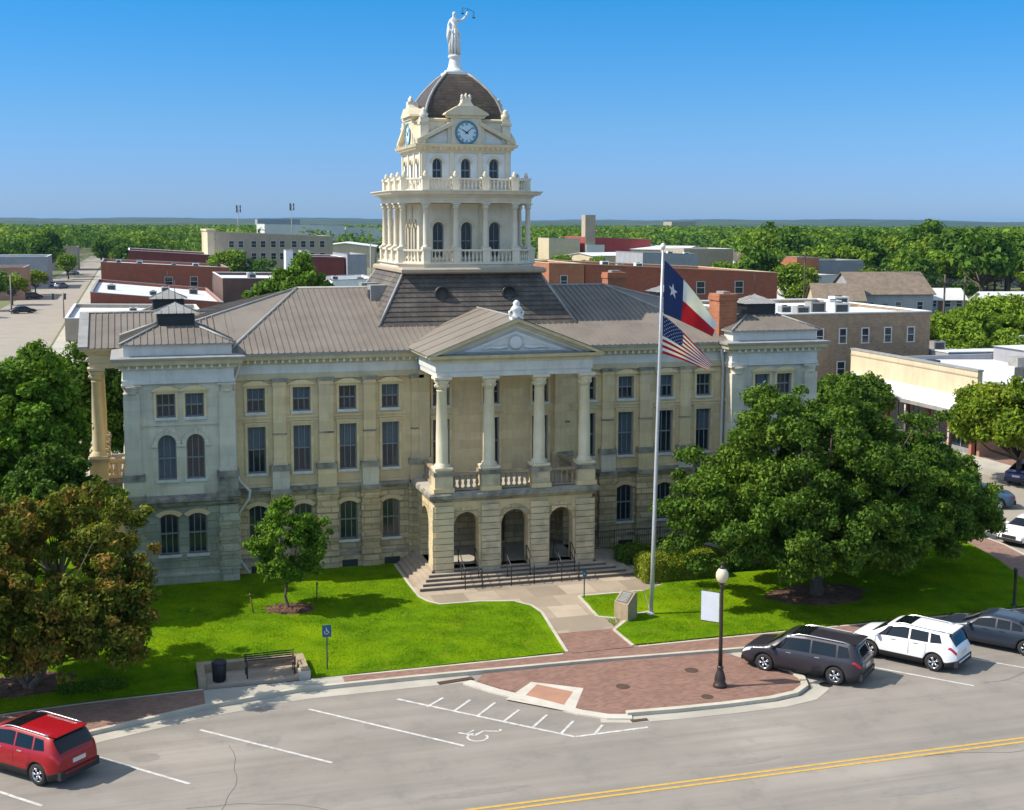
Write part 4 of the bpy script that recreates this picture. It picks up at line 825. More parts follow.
# belfry stage
B2 = MB(); h2 = 2.38
tw2 = [(-1.79, -1.27, 19.2, 20.34, .26), (-.26, .26, 19.2, 20.34, .26), (1.27, 1.79, 19.2, 20.34, .26)]
mk2 = [(front(TC[1]-h2), 0), (east(h2, TC[1]), 90), (back(TC[1]+h2), 180), (west(-h2, TC[1]), -90)]
for M, rz in mk2: wall(B2, M, -h2, h2, 18.6, 20.8, tw2, .2, WHITE)
B2.build('belfry_wall', CH)
for M, rz in mk2:
    for x in (-1.53, 0, 1.53): window(CH, M, x, 19.2, .52, 1.14, .26, 2, 2, 'towerarch', 0, rad(rz))
    for x in (-2.25, -.76, .76, 2.25): q = MB(); q.box(x-.12, x+.12, -.07, 0, 18.66, 20.7, TOWERW); q.build('belfry_pilaster', CH, M(0, 0, 0), rad(rz))
b = MB(); ring_box(b, -h2, h2, TC[1]-h2, TC[1]+h2, [(.04, 20.62), (.08, 20.64), (.08, 20.76), (.14, 20.80), (.18, 20.86), (.34, 20.92), (.38, 21.02), (.40, 21.06), (.0, 21.1)], TOWERY)
for i in range(17):
    t = -h2+(i+.5)*2*h2/17
    for X0, X1, Y0, Y1 in ((t-.05, t+.05, TC[1]-h2-.27, TC[1]-h2-.05), (t-.05, t+.05, TC[1]+h2+.05, TC[1]+h2+.27), (-h2-.27, -h2-.05, TC[1]+t-.05, TC[1]+t+.05), (h2+.05, h2+.27, TC[1]+t-.05, TC[1]+t+.05)): b.box(X0, X1, Y0, Y1, 20.80, 20.905, TOWERW)
b.build('belfry_cornice', CH)
b = MB(); b.box(-2.26, 2.26, TC[1]-2.26, TC[1]+2.26, 21.05, 22.30, TOWERW); ring_box(b, -2.26, 2.26, TC[1]-2.26, TC[1]+2.26, [(0, 22.2), (.08, 22.24), (.12, 22.34), (.0, 22.4)], TOWERY); b.build('attic', CH)
for M, rz in mk2:
    g_ = MB(); T = lambda x, z, y: (x, y, z)
    for s in (-1, 1):
        g_.prism([(s*2.62, 21.08), (s*.70, 22.04), (s*.70, 22.26), (s*2.62, 21.30)], -.28, .2, TOWERY, M=T); g_.prism([(s*2.3, 21.1), (s*.70, 21.1), (s*.70, 22.0)], .02, .15, WHITE, M=T)
    g_.box(-.80, .80, -.16, .3, 21.08, 22.56, TOWERW); g_.box(-.98, -.80, -.10, .3, 21.08, 22.2, TOWERW); g_.box(.80, .98, -.10, .3, 21.08, 22.2, TOWERW)
    g_.prism([(-1.18, 22.56), (1.18, 22.56), (1.12, 22.66), (.48, 23.02), (-.48, 23.02), (-1.12, 22.66)], -.34, .9, TOWERY, M=T); g_.prism([(-.95, 22.4), (.95, 22.4), (1.1, 22.56), (-1.1, 22.56)], -.22, .5, TOWERY, M=T)
    g_.prism([(-.40, 23.02), (.40, 23.02), (.24, 23.22), (.22, 23.38), (-.22, 23.38), (-.24, 23.22)], -.22, .3, TOWERW, M=T)
    for x in (-.2, 0, .2): g_.lathe([(.06, 0), (.11, .06), (.07, .14), (.09, .20), (.02, .27 if x else .34)], TOWERW, (x, -.05, 23.36), 8)
    g_.build('clock_gable', CH, M(0, 0, 0), rad(rz))
    ck = MB(); Tc = lambda a, b_, c: (a, -.165-c, 21.66+b_)
    ck.lathe([(.60, 0), (.62, .05), (.60, .08), (.52, .07), (.50, .03)], mat('clock_blue_rim', (.07, .20, .28), None, .5), (0, 0, 0), 32, M=Tc, cap=False)
    clk = ck.build('clock', CH, M(0, 0, 0), rad(rz))
    fc = MB(); fc.lathe([(.535, .03), (.53, .035), (.01, .035)], mat('pale_blue_dial', (.55, .68, .76), None, .4), (0, 0, 0), 32, M=Tc, smooth=False, cap=False); fc.build('dial', clk)
    CB = MATS['clock_blue_rim']; nm = MB(); numer = ['XII', 'I', 'II', 'III', 'IIII', 'V', 'VI', 'VII', 'VIII', 'IX', 'X', 'XI']
    for i, s_ in enumerate(numer):
        th = math.pi/2-i*math.pi/6; c_ = Vector((math.cos(th), math.sin(th))); tn = Vector((math.sin(th), -math.cos(th))); wd = .028; tot = sum({'I': 1, 'V': 2, 'X': 2}[q] for q in s_)*wd*1.25; u = -tot/2
        for q in s_:
            ww = {'I': 1, 'V': 2, 'X': 2}[q]*wd*1.25; uc = u+ww/2; u += ww
            def bar(r0, u0, r1, u1, t=.011):
                p0, p1 = c_*r0+tn*u0, c_*r1+tn*u1; dd = (p1-p0).normalized(); n_ = Vector((-dd.y, dd.x))*t; nm.face([Tc(*(p0+n_), .040), Tc(*(p1+n_), .040), Tc(*(p1-n_), .040), Tc(*(p0-n_), .040)], CB)
            if q == 'I': bar(.37, uc, .49, uc)
            elif q == 'V': bar(.49, uc-ww*.35, .37, uc); bar(.49, uc+ww*.35, .37, uc)
            else: bar(.49, uc-ww*.35, .37, uc+ww*.35); bar(.49, uc+ww*.35, .37, uc-ww*.35)
    nm.build('numerals', clk, fix=False)
    hd = MB()
    for ang, L, t in ((148, .32, .034), (40, .46, .026)):
        p1 = Vector((math.cos(rad(ang)), math.sin(rad(ang)))); n_ = Vector((-p1.y, p1.x))*t; p0 = -p1*.1; p1 = p1*L
        hd.prism([tuple(p0+n_), tuple(p1+n_*.4), tuple(p1-n_*.4), tuple(p0-n_)], .045, .055, DARKM, M=Tc)
    hd.build('hand', clk)
for sx in (-1, 1):
    for sy in (-1, 1):
        u = MB(); x, y = sx*2.2, TC[1]+sy*2.2; u.box(x-.22, x+.22, y-.22, y+.22, 21.1, 22.42, TOWERW); u.box(x-.27, x+.27, y-.27, y+.27, 22.05, 22.18, TOWERY); u.lathe([(.10, 0), (.22, .08), (.25, .24), (.12, .36), (.16, .44), (.03, .56)], TOWERW, (x, y, 22.36), 12); u.build('corner_urn', CH)
# dome: square in plan with pale ribs
prof = [(2.10, 22.36), (2.06, 22.7), (1.95, 23.1), (1.77, 23.5), (1.48, 23.95), (1.14, 24.35), (.82, 24.68), (.54, 24.9)]
D = MB()
for (a, za), (c, zc) in zip(prof, prof[1:]):
    A4, C4 = sq(a, za), sq(c, zc)
    for i in range(4): j = (i+1) % 4; D.face([A4[i], A4[j], C4[j], C4[i]], DOME, False)
dome = D.build('dome', CH)
for sx in (-1, 1):
    for sy in (-1, 1):
        r_ = MB(); r_.tube([(sx*(a+.0), TC[1]+sy*a, z) for a, z in prof], [.07]*len(prof), LEADM, 8); r_.build('rib', dome)
pd2 = MB(); pd2.box(-.62, .62, TC[1]-.62, TC[1]+.62, 24.84, 24.98, WHITE)
pd2.lathe([(.56, 24.98), (.57, 25.06), (.42, 25.12), (.35, 25.3), (.29, 25.6), (.26, 25.72), (.34, 25.78), (.36, 25.86), (.28, 25.92)], WHITE, (TC[0], TC[1], 0), 16); pd2.build('finial_base', CH)

# ------------------------------------------------ statue on the dome
def skin_body(name, verts, edges, radii, m, parent=None, sub=2, root=0):
    me = bpy.data.meshes.new(name); me.from_pydata(verts, edges, []); o = bpy.data.objects.new(name, me); COL.objects.link(o)
    o.modifiers.new('skin', 'SKIN'); sv = me.skin_vertices[0].data
    for i, r in enumerate(radii): sv[i].radius = r if isinstance(r, tuple) else (r, r); sv[i].use_root = (i == root)
    ss_ = o.modifiers.new('sub', 'SUBSURF'); ss_.levels = ss_.render_levels = sub
    dg = bpy.context.evaluated_depsgraph_get(); me2 = bpy.data.meshes.new_from_object(o.evaluated_get(dg)); me2.name = name
    o.modifiers.clear(); o.data = me2; me2.materials.clear(); me2.materials.append(m)
    for p in me2.polygons: p.use_smooth = True
    o.parent = parent; return o
STX = empty('statue', (TC[0], TC[1], 25.92), 0, 'white robed statue of justice holding up scales, standing on top of the dome', 'statue'); STX.scale = (1.1, 1.1, 1.08)
V = [(0, 0, 1.30), (0, 0, 1.05), (.02, -.02, .70), (.02, -.02, .35), (.02, 0, .05), (0, 0, 1.52), (-.02, 0, 1.72), (-.02, 0, 1.84), (-.02, -.02, 1.97), (-.02, -.03, 2.10),
     (-.20, 0, 1.66), (-.30, .02, 1.42), (-.27, -.10, 1.20), (-.16, -.16, 1.12),
     (.18, 0, 1.68), (.42, -.05, 1.72), (.60, -.08, 1.98), (.64, -.08, 2.12)]
Ed = [(0, 1), (1, 2), (2, 3), (3, 4), (0, 5), (5, 6), (6, 7), (7, 8), (8, 9), (6, 10), (10, 11), (11, 12), (12, 13), (6, 14), (14, 15), (15, 16), (16, 17)]
Rr = [(.17, .14), (.22, .18), (.21, .18), (.23, .20), (.24, .21), (.19, .15), (.13, .11), (.06, .06), (.105, .12), (.07, .08), .075, .065, .055, .05, .08, .06, .05, .045]
skin_body('body', V, Ed, Rr, WHITE, STX)
rb = MB()
for i in range(11):
    a = 2*math.pi*i/11; rb.tube([(math.cos(a)*.17, math.sin(a)*.13, 1.25), (math.cos(a+.1)*.24, math.sin(a+.1)*.2, .75), (math.cos(a+.05)*.26, math.sin(a+.05)*.22, .02)], [.03, .05, .055], WHITE, 6)
rb.tube([(-.2, -.1, 1.62), (.0, -.17, 1.35), (.2, -.14, 1.05), (.24, -.1, .8)], [.05, .06, .05, .03], WHITE, 6); rb.tube([(-.3, -.06, 1.3), (-.32, -.04, .9), (-.3, 0, .55)], [.08, .09, .04], WHITE, 6); rb.build('robe', STX)
sc_ = MB(); sc_.tube([(.64, -.08, 2.1), (.65, -.08, 2.26)], .015, DARKM, 5); sc_.tube([(.40, -.02, 2.32), (.65, -.08, 2.24), (.92, -.16, 2.12)], .014, DARKM, 5)
for p in ((.40, -.02, 2.32), (.92, -.16, 2.12)):
    for q in ((-.07, 0), (.07, 0), (0, .07)): sc_.tube([p, (p[0]+q[0], p[1]+q[1], p[2]-.28)], .006, DARKM, 4)
    sc_.lathe([(.01, -.06), (.06, -.04), (.09, 0)], DARKM, (p[0], p[1], p[2]-.28), 10)
sc_.build('scales', STX)
sw = MB(); sw.tube([(-.16, -.2, 1.2), (-.30, -.25, .35)], [.02, .008], WHITE, 5); sw.build('sword', STX)
# ================================================================== VEHICLES
PAINT = mat('car_paint', (1, 1, 1), None, .32, spec=.3, coat=.45, objcol=True)
CGLASS = mat('car_glass', (.006, .008, .010), None, .05, spec=.45); CLAD = mat('black_cladding', (.02, .02, .021), None, .6); TYRE = mat('tyre_rubber', (.018, .018, .018), (.03, .028, .026), .85, 9)
RIM = mat('alloy_rim', (.55, .56, .58), None, .3, metal=.8); TAIL = mat('red_tail_lamp', (.42, .012, .015), None, .15, spec=.7); LAMPG = mat('clear_head_lamp', (.60, .63, .65), None, .1, spec=.8)
CHROME = mat('roof_rail_alloy', (.62, .63, .65), None, .25, metal=.8); PLATE = mat('number_plate', (.6, .6, .58), None, .5)
def interp(x, pts):
    if x <= pts[0][0]: return pts[0][1]
    for (a, va), (b, vb) in zip(pts, pts[1:]):
        if a <= x <= b:
            t = (x-a)/(b-a); return va+(vb-va)*t
    return pts[-1][1]
def smooth_interp(x, pts, k=.05): return sum(interp(x+d*k, pts) for d in (-1, -.5, 0, .5, 1))/5
SPECS = {
 'suv': dict(L=4.86, W=1.92, wb=2.86, wr=.36, top=[(-2.43, .92), (-2.36, 1.06), (-2.12, 1.60), (-1.95, 1.68), (-.2, 1.72), (.55, 1.66), (.72, 1.58), (1.42, 1.10), (1.55, 1.06), (2.15, .96), (2.36, .82), (2.43, .66)],
      belt=[(-2.43, .84), (-2.2, 1.04), (1.3, 1.01), (1.5, 1.0), (2.15, .90), (2.36, .76), (2.43, .6)], rail=True, side=(-1.98, 1.15), clad=True),
 'crossover': dict(L=4.45, W=1.86, wb=2.66, wr=.36, top=[(-2.22, .95), (-2.15, 1.08), (-1.85, 1.55), (-1.65, 1.62), (0, 1.67), (.5, 1.60), (.65, 1.54), (1.32, 1.12), (1.42, 1.08), (1.95, .98), (2.15, .84), (2.22, .66)],
      belt=[(-2.22, .86), (-2.0, 1.10), (1.2, 1.02), (1.4, 1.01), (1.95, .92), (2.15, .78), (2.22, .6)], rail=True, side=(-1.62, 1.05), clad=True),
 'sedan': dict(L=4.75, W=1.84, wb=2.75, wr=.33, top=[(-2.37, .82), (-2.3, .96), (-1.75, 1.02), (-1.05, 1.36), (-.7, 1.43), (.1, 1.45), (.45, 1.38), (.6, 1.32), (1.3, .98), (1.4, .95), (2.05, .84), (2.3, .70), (2.37, .56)],
      belt=[(-2.37, .74), (-2.2, .92), (-1.4, .94), (1.2, .90), (1.4, .89), (2.05, .78), (2.3, .64), (2.37, .5)], rail=False, side=(-1.25, 1.0), clad=False)}
def car_mesh_fn(sp):
    L, W = sp['L'], sp['W']/2; ax = (sp['wb']/2, -sp['wb']/2); ra = sp['wr']+.055
    def sec(x):
        e = max(0, (abs(x)-(L/2-.55))/.55); w = W*(1-.20*e**2.2); zt = smooth_interp(x, sp['top'], .06); zs = min(smooth_interp(x, sp['belt'], .05), zt-.015)
        zb = .24+.16*max(0, e-.3)
        za = zb
        for a in ax:
            if abs(x-a) < ra: za = max(za, sp['wr']+math.sqrt(max(0, ra*ra-(x-a)**2)))
        cab = max(0, min(1, (zt-zs)/.45)); wr = w*(.86-.10*cab); hi = zt-.02-.05*cab
        zm = max(za+.03, zb+.22)
        return [(0, zb), (w-.30, zb), (w-.29, max(zb, za)-.001), (w*.97, za), (w*.995, zm), (w*1.0, max(zm+.02, .5*(zs+zb)+.08)), (w*.985, max(zm+.05, zs-.07)), (w*.95, max(zm+.07, zs)), (wr+.02*(1-cab), max(zs+.005, hi)), (wr*.88, zt-.012), (wr*.5, zt), (0, zt+.004)]
    def at(x, s):
        R = sec(x); i = min(int(s), len(R)-2); t = s-i; return Vector((x, R[i][0]*(1-t)+R[i+1][0]*t, R[i][1]*(1-t)+R[i+1][1]*t))
    return sec, at
def make_car(name, kind, label, color, group=None):
    sp = SPECS[kind]; sec, at = car_mesh_fn(sp); L = sp['L']; T = empty(name, (0, 0, 0), 0, label, 'car', group)
    xs = sorted(set([round(-L/2+L*i/90, 4) for i in range(91)])); b = MB(); K = 12
    rows = [[(x, y, z) for y, z in sec(x)] for x in xs]
    for sgn in (1, -1):
        for r0, r1 in zip(rows, rows[1:]):
            for j in range(K-1):
                q = [r0[j], r1[j], r1[j+1], r0[j+1]]
                m = CLAD if (j < 3 or (j == 3 and sp['clad'])) else PAINT
                b.face([(x, y*sgn, z) for x, y, z in q], m, True)
        for r in (rows[0], rows[-1]): b.face([(x, y*sgn, z) for x, y, z in r], PAINT)
    body = b.build('body', T)
    def patch(nm, corners, m, off=.006, nx=10, ny=5, both=True, parent=T):
        """corners: (x, s) of a quad patch a,b,c,d on the body's surface"""
        obs = []
        for sgn in ((1, -1) if both else (1,)):
            g_ = MB(); G_ = []
            for j in range(ny+1):
                v = j/ny; row = []
                for i in range(nx+1):
                    u = i/nx; X = [(corners[0][k]*(1-u)+corners[1][k]*u)*(1-v)+(corners[3][k]*(1-u)+corners[2][k]*u)*v for k in (0, 1)]
                    p = at(*X); dx = at(X[0]+.02, X[1])-at(X[0]-.02, X[1]); ds = at(X[0], min(10.99, X[1]+.05))-at(X[0], max(0, X[1]-.05)); n_ = dx.cross(ds)
                    if n_.length > 1e-9: n_.normalize()
                    if n_.y < 0 and X[1] < 8.2: n_ = -n_
                    if n_.z < 0 and X[1] >= 8.2: n_ = -n_
                    p = p+n_*off; row.append((p.x, p.y*sgn, p.z))
                G_.append(row)
            for j in range(ny):
                for i in range(nx): g_.face([G_[j][i], G_[j][i+1], G_[j+1][i+1], G_[j+1][i]], m, True)
            obs.append(g_.build(nm, parent))
        return obs
    s0, s1 = sp['side']; mid = (s0+s1)/2-.02; q3 = s0+.52
    tail = kind != 'sedan'
    patch('side_window', [(mid+.05, 7.12), (s1+.05, 7.12), (.62, 7.90), (mid+.04, 7.90)], CGLASS); patch('side_window', [(q3+.03, 7.12), (mid-.03, 7.12), (mid-.03, 7.90), (q3+.05, 7.90)], CGLASS)
    patch('quarter_window', [(s0, 7.2), (q3-.05, 7.12), (q3-.03, 7.88), (s0+.12, 7.85)], CGLASS)
    for xs_ in (s1+.02, mid, s0+.62):
        patch('door_seam', [(xs_, 4.3), (xs_+.018, 4.3), (xs_+.018, 7.0), (xs_, 7.0)], CLAD, .004, 1, 6)
    tp = sp['top']
    xw0, xw1 = tp[-5][0]-.03, tp[-6][0]+.02     # windscreen between cowl and roof front
    for sgn in (1,):
        pass
    def cross(nm, xa, xb, m, s_lo=8.12):
        g_ = MB(); n = 8; S_ = [s_lo+(11-s_lo)*i/6 for i in range(7)]
        for i in range(n):
            x0, x1 = xa+(xb-xa)*i/n, xa+(xb-xa)*(i+1)/n
            for sgn in (1, -1):
                for a_, c_ in zip(S_, S_[1:]):
                    q = []
                    for X, s_ in ((x0, a_), (x1, a_), (x1, c_), (x0, c_)):
                        p = at(X, s_); t1 = at(X+.02, s_)-at(X-.02, s_); n_ = Vector((-t1.z, 0, t1.x)).normalized(); n_ = n_ if n_.z > 0 else -n_; p = p+n_*.007; q.append((p.x, p.y*sgn, p.z))
                    g_.face(q, m, True)
        return g_.build(nm, T)
    cross('windscreen', xw0, xw1, CGLASS)
    if kind == 'sedan': cross('rear_window', -1.68, -1.05, CGLASS)
    else: cross('rear_window', tp[1][0]+.03, tp[2][0]+.02, CGLASS, 8.2)
    if kind != 'sedan': cross('sunroof', -.25, .42, CGLASS, 9.1)
    if sp['rail']:
        for sgn in (1, -1):
            r_ = MB(); pts = [at(x, 8.35)+Vector((0, 0, .055 if abs(x+.75) < 1.05 else .0)) for x in [tp[2][0]+.2+(.42-tp[2][0])*i/10 for i in range(11)]]; r_.tube([(p.x, p.y*sgn, p.z) for p in pts], .022, CHROME, 6); r_.build('roof_rail', T)
    patch('tail_lamp', [(-L/2+.03, 5.6), (-L/2+.36, 6.0), (-L/2+.30, 6.95), (-L/2+.03, 6.9)], TAIL, .01, 6, 4)
    patch('headlight', [(L/2-.42, 5.75), (L/2-.04, 5.2), (L/2-.05, 6.5), (L/2-.5, 6.9)], LAMPG, .01, 6, 4)
    # rear face items
    r_ = MB(); zc = .78 if kind != 'sedan' else .70; r_.box(-L/2-.014, -L/2-.004, -.26, .26, zc-.07, zc+.07, PLATE); r_.build('number_plate', T)
    r_ = MB(); r_.box(-L/2-.035, -L/2+.25, -.80, .80, .30, .56, CLAD); r_.box(-L/2-.05, -L/2, -.62, .62, .46, .52, PAINT); r_.build('rear_bumper', T)
    r_ = MB(); r_.box(L/2-.22, L/2+.03, -.76, .76, .30, .44, CLAD); r_.box(L/2-.05, L/2+.012, -.42, .42, .46, .64, CLAD); r_.build('front_bumper', T)
    if tail:
        r_ = MB(); xr = tp[2][0]; r_.prism([(xr-.10, -.62), (xr+.22, -.66), (xr+.22, .66), (xr-.10, .62)], interp(xr, tp)+.05, interp(xr, tp)+.085, PAINT); r_.build('spoiler', T)
    for sgn in (1, -1):
        m_ = MB(); p = at(s1-.12, 7.05); m_.lathe([(.03, 0), (.09, .03), (.10, .10), (.07, .15), (.02, .17)], PAINT, (p.x+.05, (p.y+.12)*sgn, p.z-.02), 10, sx=.8, sy=1.1); m_.build('side_mirror', T)
        for xh in (mid-.28, s1-.72):
            p = at(xh, 6.35); m_ = MB(); m_.box(p.x-.10, p.x+.10, (p.y+.012)*sgn-.012, (p.y+.012)*sgn+.012, p.z-.015, p.z+.015, PAINT if kind == 'sedan' else CHROME); m_.build('door_handle', T)
    wr = sp['wr']
    for a in (sp['wb']/2, -sp['wb']/2):
        for sgn in (1, -1):
            y = (sp['W']/2-.13)*sgn; Tm = lambda p, q, r: (p, r, q)
            w_ = MB(); w_.lathe([(wr*.62, -.10), (wr*.93, -.115), (wr, -.08), (wr, .08), (wr*.93, .115), (wr*.62, .10)], TYRE, (0, 0, 0), 28, M=Tm, cap=False); wo = w_.build('wheel', T, (a, y, wr))
            r_ = MB(); Tm2 = lambda p, q, r: (p, r*sgn, q)
            r_.lathe([(wr*.66, .095), (wr*.62, .10), (wr*.59, .05)], RIM, (0, 0, 0), 28, M=Tm2, cap=False); r_.lathe([(wr*.60, .02), (.01, .02)], CLAD, (0, 0, 0), 24, M=Tm2, cap=False); r_.lathe([(.07, .05), (.07, .085), (.01, .09)], RIM, (0, 0, 0), 12, M=Tm2, cap=False)
            for k in range(5):
                for dd in (-.16, .16):
                    t0 = 2*math.pi*k/5; t1 = t0+dd; r_.tube([Tm2(math.cos(t0)*.05, math.sin(t0)*.05, .08), Tm2(math.cos(t1)*wr*.61, math.sin(t1)*wr*.61, .085)], [.022, .02], RIM, 5)
            r_.build('rim', wo)
    def col(o):
        o.color = color
        for c in o.children: col(c)
    col(T); return T
def place(o, x, y, hx, hy, z=0): o.location = (x, y, z); o.rotation_euler.z = math.atan2(hy, hx)
red = make_car('parked_car', 'crossover', 'bright red hatchback car with silver roof rails, parked under the crape myrtle at the left', (.30, .003, .008, 1), 'cars parked at an angle along the front kerb'); place(red, -20.45, -19.75, -.71, .70, .008)
grey = make_car('parked_car', 'suv', 'dark grey estate car with silver roof rails, parked beside the brick island', (.030, .026, .034, 1), 'cars parked at an angle along the front kerb'); place(grey, 7.34, -18.70, -.663, .749, .008)
white = make_car('parked_car', 'crossover', 'white crossover with roof rails, parked between the grey estate and the dark saloon', (.78, .79, .80, 1), 'cars parked at an angle along the front kerb'); place(white, 11.95, -18.50, -.583, .813, .008)
sed = make_car('parked_car', 'sedan', 'dark blue-grey saloon cut off by the right edge, parked beside the white crossover', (.022, .032, .050, 1), 'cars parked at an angle along the front kerb'); place(sed, 16.42, -18.0, -.60, .80, .008)
for o_ in (red, grey, white, sed): o_.scale = (.965, .965, .95)
SG = 'cars in the street right of the courthouse'
for src, x, y, hx, hy, colr, lb in ((sed, 29.4, -3.6, -.93, -.36, (.75, .76, .78, 1), 'white saloon standing by the corner at the right edge, beyond the pavement'),
      (sed, 31.6, 4.6, -.92, .38, (.05, .10, .16, 1), 'dark blue saloon half hidden behind the big oak, in the right hand street'),
      (sed, 39.9, 10.1, .85, .52, (.04, .05, .16, 1), 'deep blue car with red tail lamps at the far kerb under the right street tree')):
    c = copy_tree(src, (x, y, .008), math.atan2(hy, hx), lb, SG, color=colr)
LGp = 'cars in the long street on the left'
for src, x, y, a, colr, lb in ((sed, -36.5, 196, 25, (.02, .025, .04, 1), 'closest dark car in the left street, near the leftmost tree'),
      (white, -34.2, 290, 60, (.10, .16, .24, 1), 'blue car parked by the grey rendered building in the left street'),
      (sed, -36.2, 300, 60, (.5, .5, .52, 1), 'pale car next to the blue car in the left street'),
      (white, -38.0, 243, 35, (.05, .05, .05, 1), 'black car in tree shade before the grey building in the left street'),
      (sed, -34.5, 380, 70, (.10, .11, .12, 1), 'small dark car far up the left street by the round green trees')):
    copy_tree(src, (x, y, .008), rad(a), lb, LGp, color=colr)

# ================================================================== STREET FURNITURE
def lathe_obj(name, prof, m, parent=None, loc=(0, 0, 0), n=16): b = MB(); b.lathe(prof, m, n=n); return b.build(name, parent, loc)
fp = empty('flagpole', (4.1, -11.06, gz(4.1, -11.06)), 0, 'tall silver flagpole in the lawn flying the two flags', 'flagpole')
# the pole leans a touch, as it does in the photograph
FPX = .018
b = MB(); H = 15.65
b.tube([(FPX*z, 0, z) for z in (0, 4, 8, 12, H)], [.085, .075, .065, .055, .04], POLEM, 14); b.build('pole', fp)
lathe_obj('finial', [(.02, 0), (.05, .02), (.10, .08), (.12, .15), (.10, .22), (.05, .27), (.01, .29)], WHITE, fp, (FPX*H, 0, H))
b = MB(); b.lathe([(.18, 0), (.18, .05), (.12, .10), (.09, .12)], POLEM, n=16); b.build('base_collar', fp)
b = MB(); b.tube([(FPX*1.3+.10, -.02, 1.3), (FPX*15+.06, -.02, 15.3)], .008, mat('white_rope', (.6, .6, .58), None, .8), 4); b.box(FPX*1.2+.06, FPX*1.2+.12, -.03, .03, 1.1, 1.4, POLEM); b.build('halyard', fp)
FR = mat('flag_red', (.46, .006, .016), (.38, .005, .013), .8, 3, trans=.25); FW = mat('flag_white', (.80, .79, .80), (.74, .73, .76), .8, 3, trans=.3); FB = mat('flag_blue', (.012, .032, .13), (.010, .022, .10), .8, 3, trans=.15)
def cloth(P, nu, nv, pick, name):
    b = MB()
    for i in range(nu):
        for j in range(nv):
            u0, u1, v0, v1 = i/nu, (i+1)/nu, j/nv, (j+1)/nv; b.face([P(u0, v0), P(u1, v0), P(u1, v1), P(u0, v1)], pick((u0+u1)/2, (v0+v1)/2), True)
    return b
def flagsurf(x0, y0, ztop, hh, tip_top, tip_bot, amp, ph):
    """hoist at x0, fly end between tip_top and tip_bot (dx, dz from the hoist's top)"""
    def P(u, v, off=0):
        hx = x0-.0*v; zt = ztop+tip_top[1]*(u**1.15); zb_ = ztop-hh+(tip_bot[1]+hh)*(u**1.1); xt = hx+tip_top[0]*u; xb = hx+tip_bot[0]*u
        x = xt*(1-v)+xb*v; z = zt*(1-v)+zb_*v; w = amp*math.sin(u*8.5+v*2.2+ph)*min(1, u*3)+amp*.5*math.sin(u*15-v*3+ph*2)*u; return (x+.25*w, y0+w+.55*u+off, z)
    return P
hx = 4.1+FPX*14+.10
tx_ = empty('state_flag', (0, 0, 0), 0, 'waving flag with one white star on blue, uppermost on the flagpole', 'flag', 'flags on the flagpole')
P = flagsurf(hx, -11.08, 15.47, 2.12, (2.02, -2.35), (1.98, -3.05), .10, .4)
P1 = flagsurf(hx, -11.08, 15.47, 2.25, (2.75, -2.75), (2.5, -3.3), .15, .4)
cloth(P1, 40, 24, lambda u, v: FB if u < .34 else (FW if v < .5 else FR), 'flag').build('cloth', tx_)
st_ = MB(); cs = [(0.17+.085*math.cos(math.pi/2+2*math.pi*k/10)*(1 if k % 2 == 0 else .4), .46-.155*math.sin(math.pi/2+2*math.pi*k/10)*(1 if k % 2 == 0 else .4)) for k in range(10)]
for off in (-.02, .02):
    for k in range(10):
        a, c = cs[k], cs[(k+1) % 10]; st_.face([P1(.17, .46, off), P1(*a, off), P1(*c, off)], FW)
st_.build('star', tx_, fix=False)
us = empty('national_flag', (0, 0, 0), 0, 'striped red and white flag with a dark blue starry corner, lower on the flagpole', 'flag', 'flags on the flagpole')
hx2 = 4.1+FPX*12+.10
P2 = flagsurf(hx2, -11.09, 13.17, 1.62, (2.55, -2.15), (2.35, -2.45), .09, 1.7)
cloth(P2, 39, 26, lambda u, v: FB if (u < .42 and v < 7/13) else (FR if int(v*13) % 2 == 0 else FW), 'flag').build('cloth', us)
sm_ = MB()
for r in range(9):
    for c in range(6 if r % 2 == 0 else 5):
        u = .42*(c+.5+(0 if r % 2 == 0 else .5))/6; v = 7/13*(r+.6)/9.4
        for off in (-.015, .015):
            pts = [P2(u+.018*math.cos(math.pi/2+2*math.pi*k/10)*(1 if k % 2 == 0 else .4), v-.016*math.sin(math.pi/2+2*math.pi*k/10)*(1 if k % 2 == 0 else .4), off) for k in range(10)]
            for k in range(10): sm_.face([P2(u, v, off), pts[k], pts[(k+1) % 10]], FW)
tag(sm_.build('star_field', us, fix=False), kind='stuff')

lp = empty('lamp_post', (3.38, -19.40, .06), 0, 'black lamp post with one round globe and a pale banner, on the brick island', 'lamp post')
b = MB(); b.lathe([(.25, 0), (.26, .06), (.24, .12), (.20, .16), (.21, .30), (.17, .46), (.12, .60), (.10, .66), (.12, .70), (.12, .74), (.085, .80)], BRONZE, n=16); b.build('base', lp)
b = MB(); b.lathe([(.082, .78), (.07, 1.6), (.058, 3.6), (.055, 3.72), (.09, 3.76), (.09, 3.8), (.05, 3.84), (.10, 3.90), (.13, 3.94)], BRONZE, n=16); b.build('post', lp)
b = MB(); b.lathe([(.12, 3.93), (.19, 4.02), (.235, 4.16), (.22, 4.30), (.15, 4.42), (.10, 4.46)], GLOBE, n=20); b.build('globe', lp)
b = MB(); b.lathe([(.11, 4.45), (.12, 4.48), (.05, 4.54), (.03, 4.60), (.05, 4.63), (.01, 4.70)], BRONZE, n=12); b.build('finial', lp)
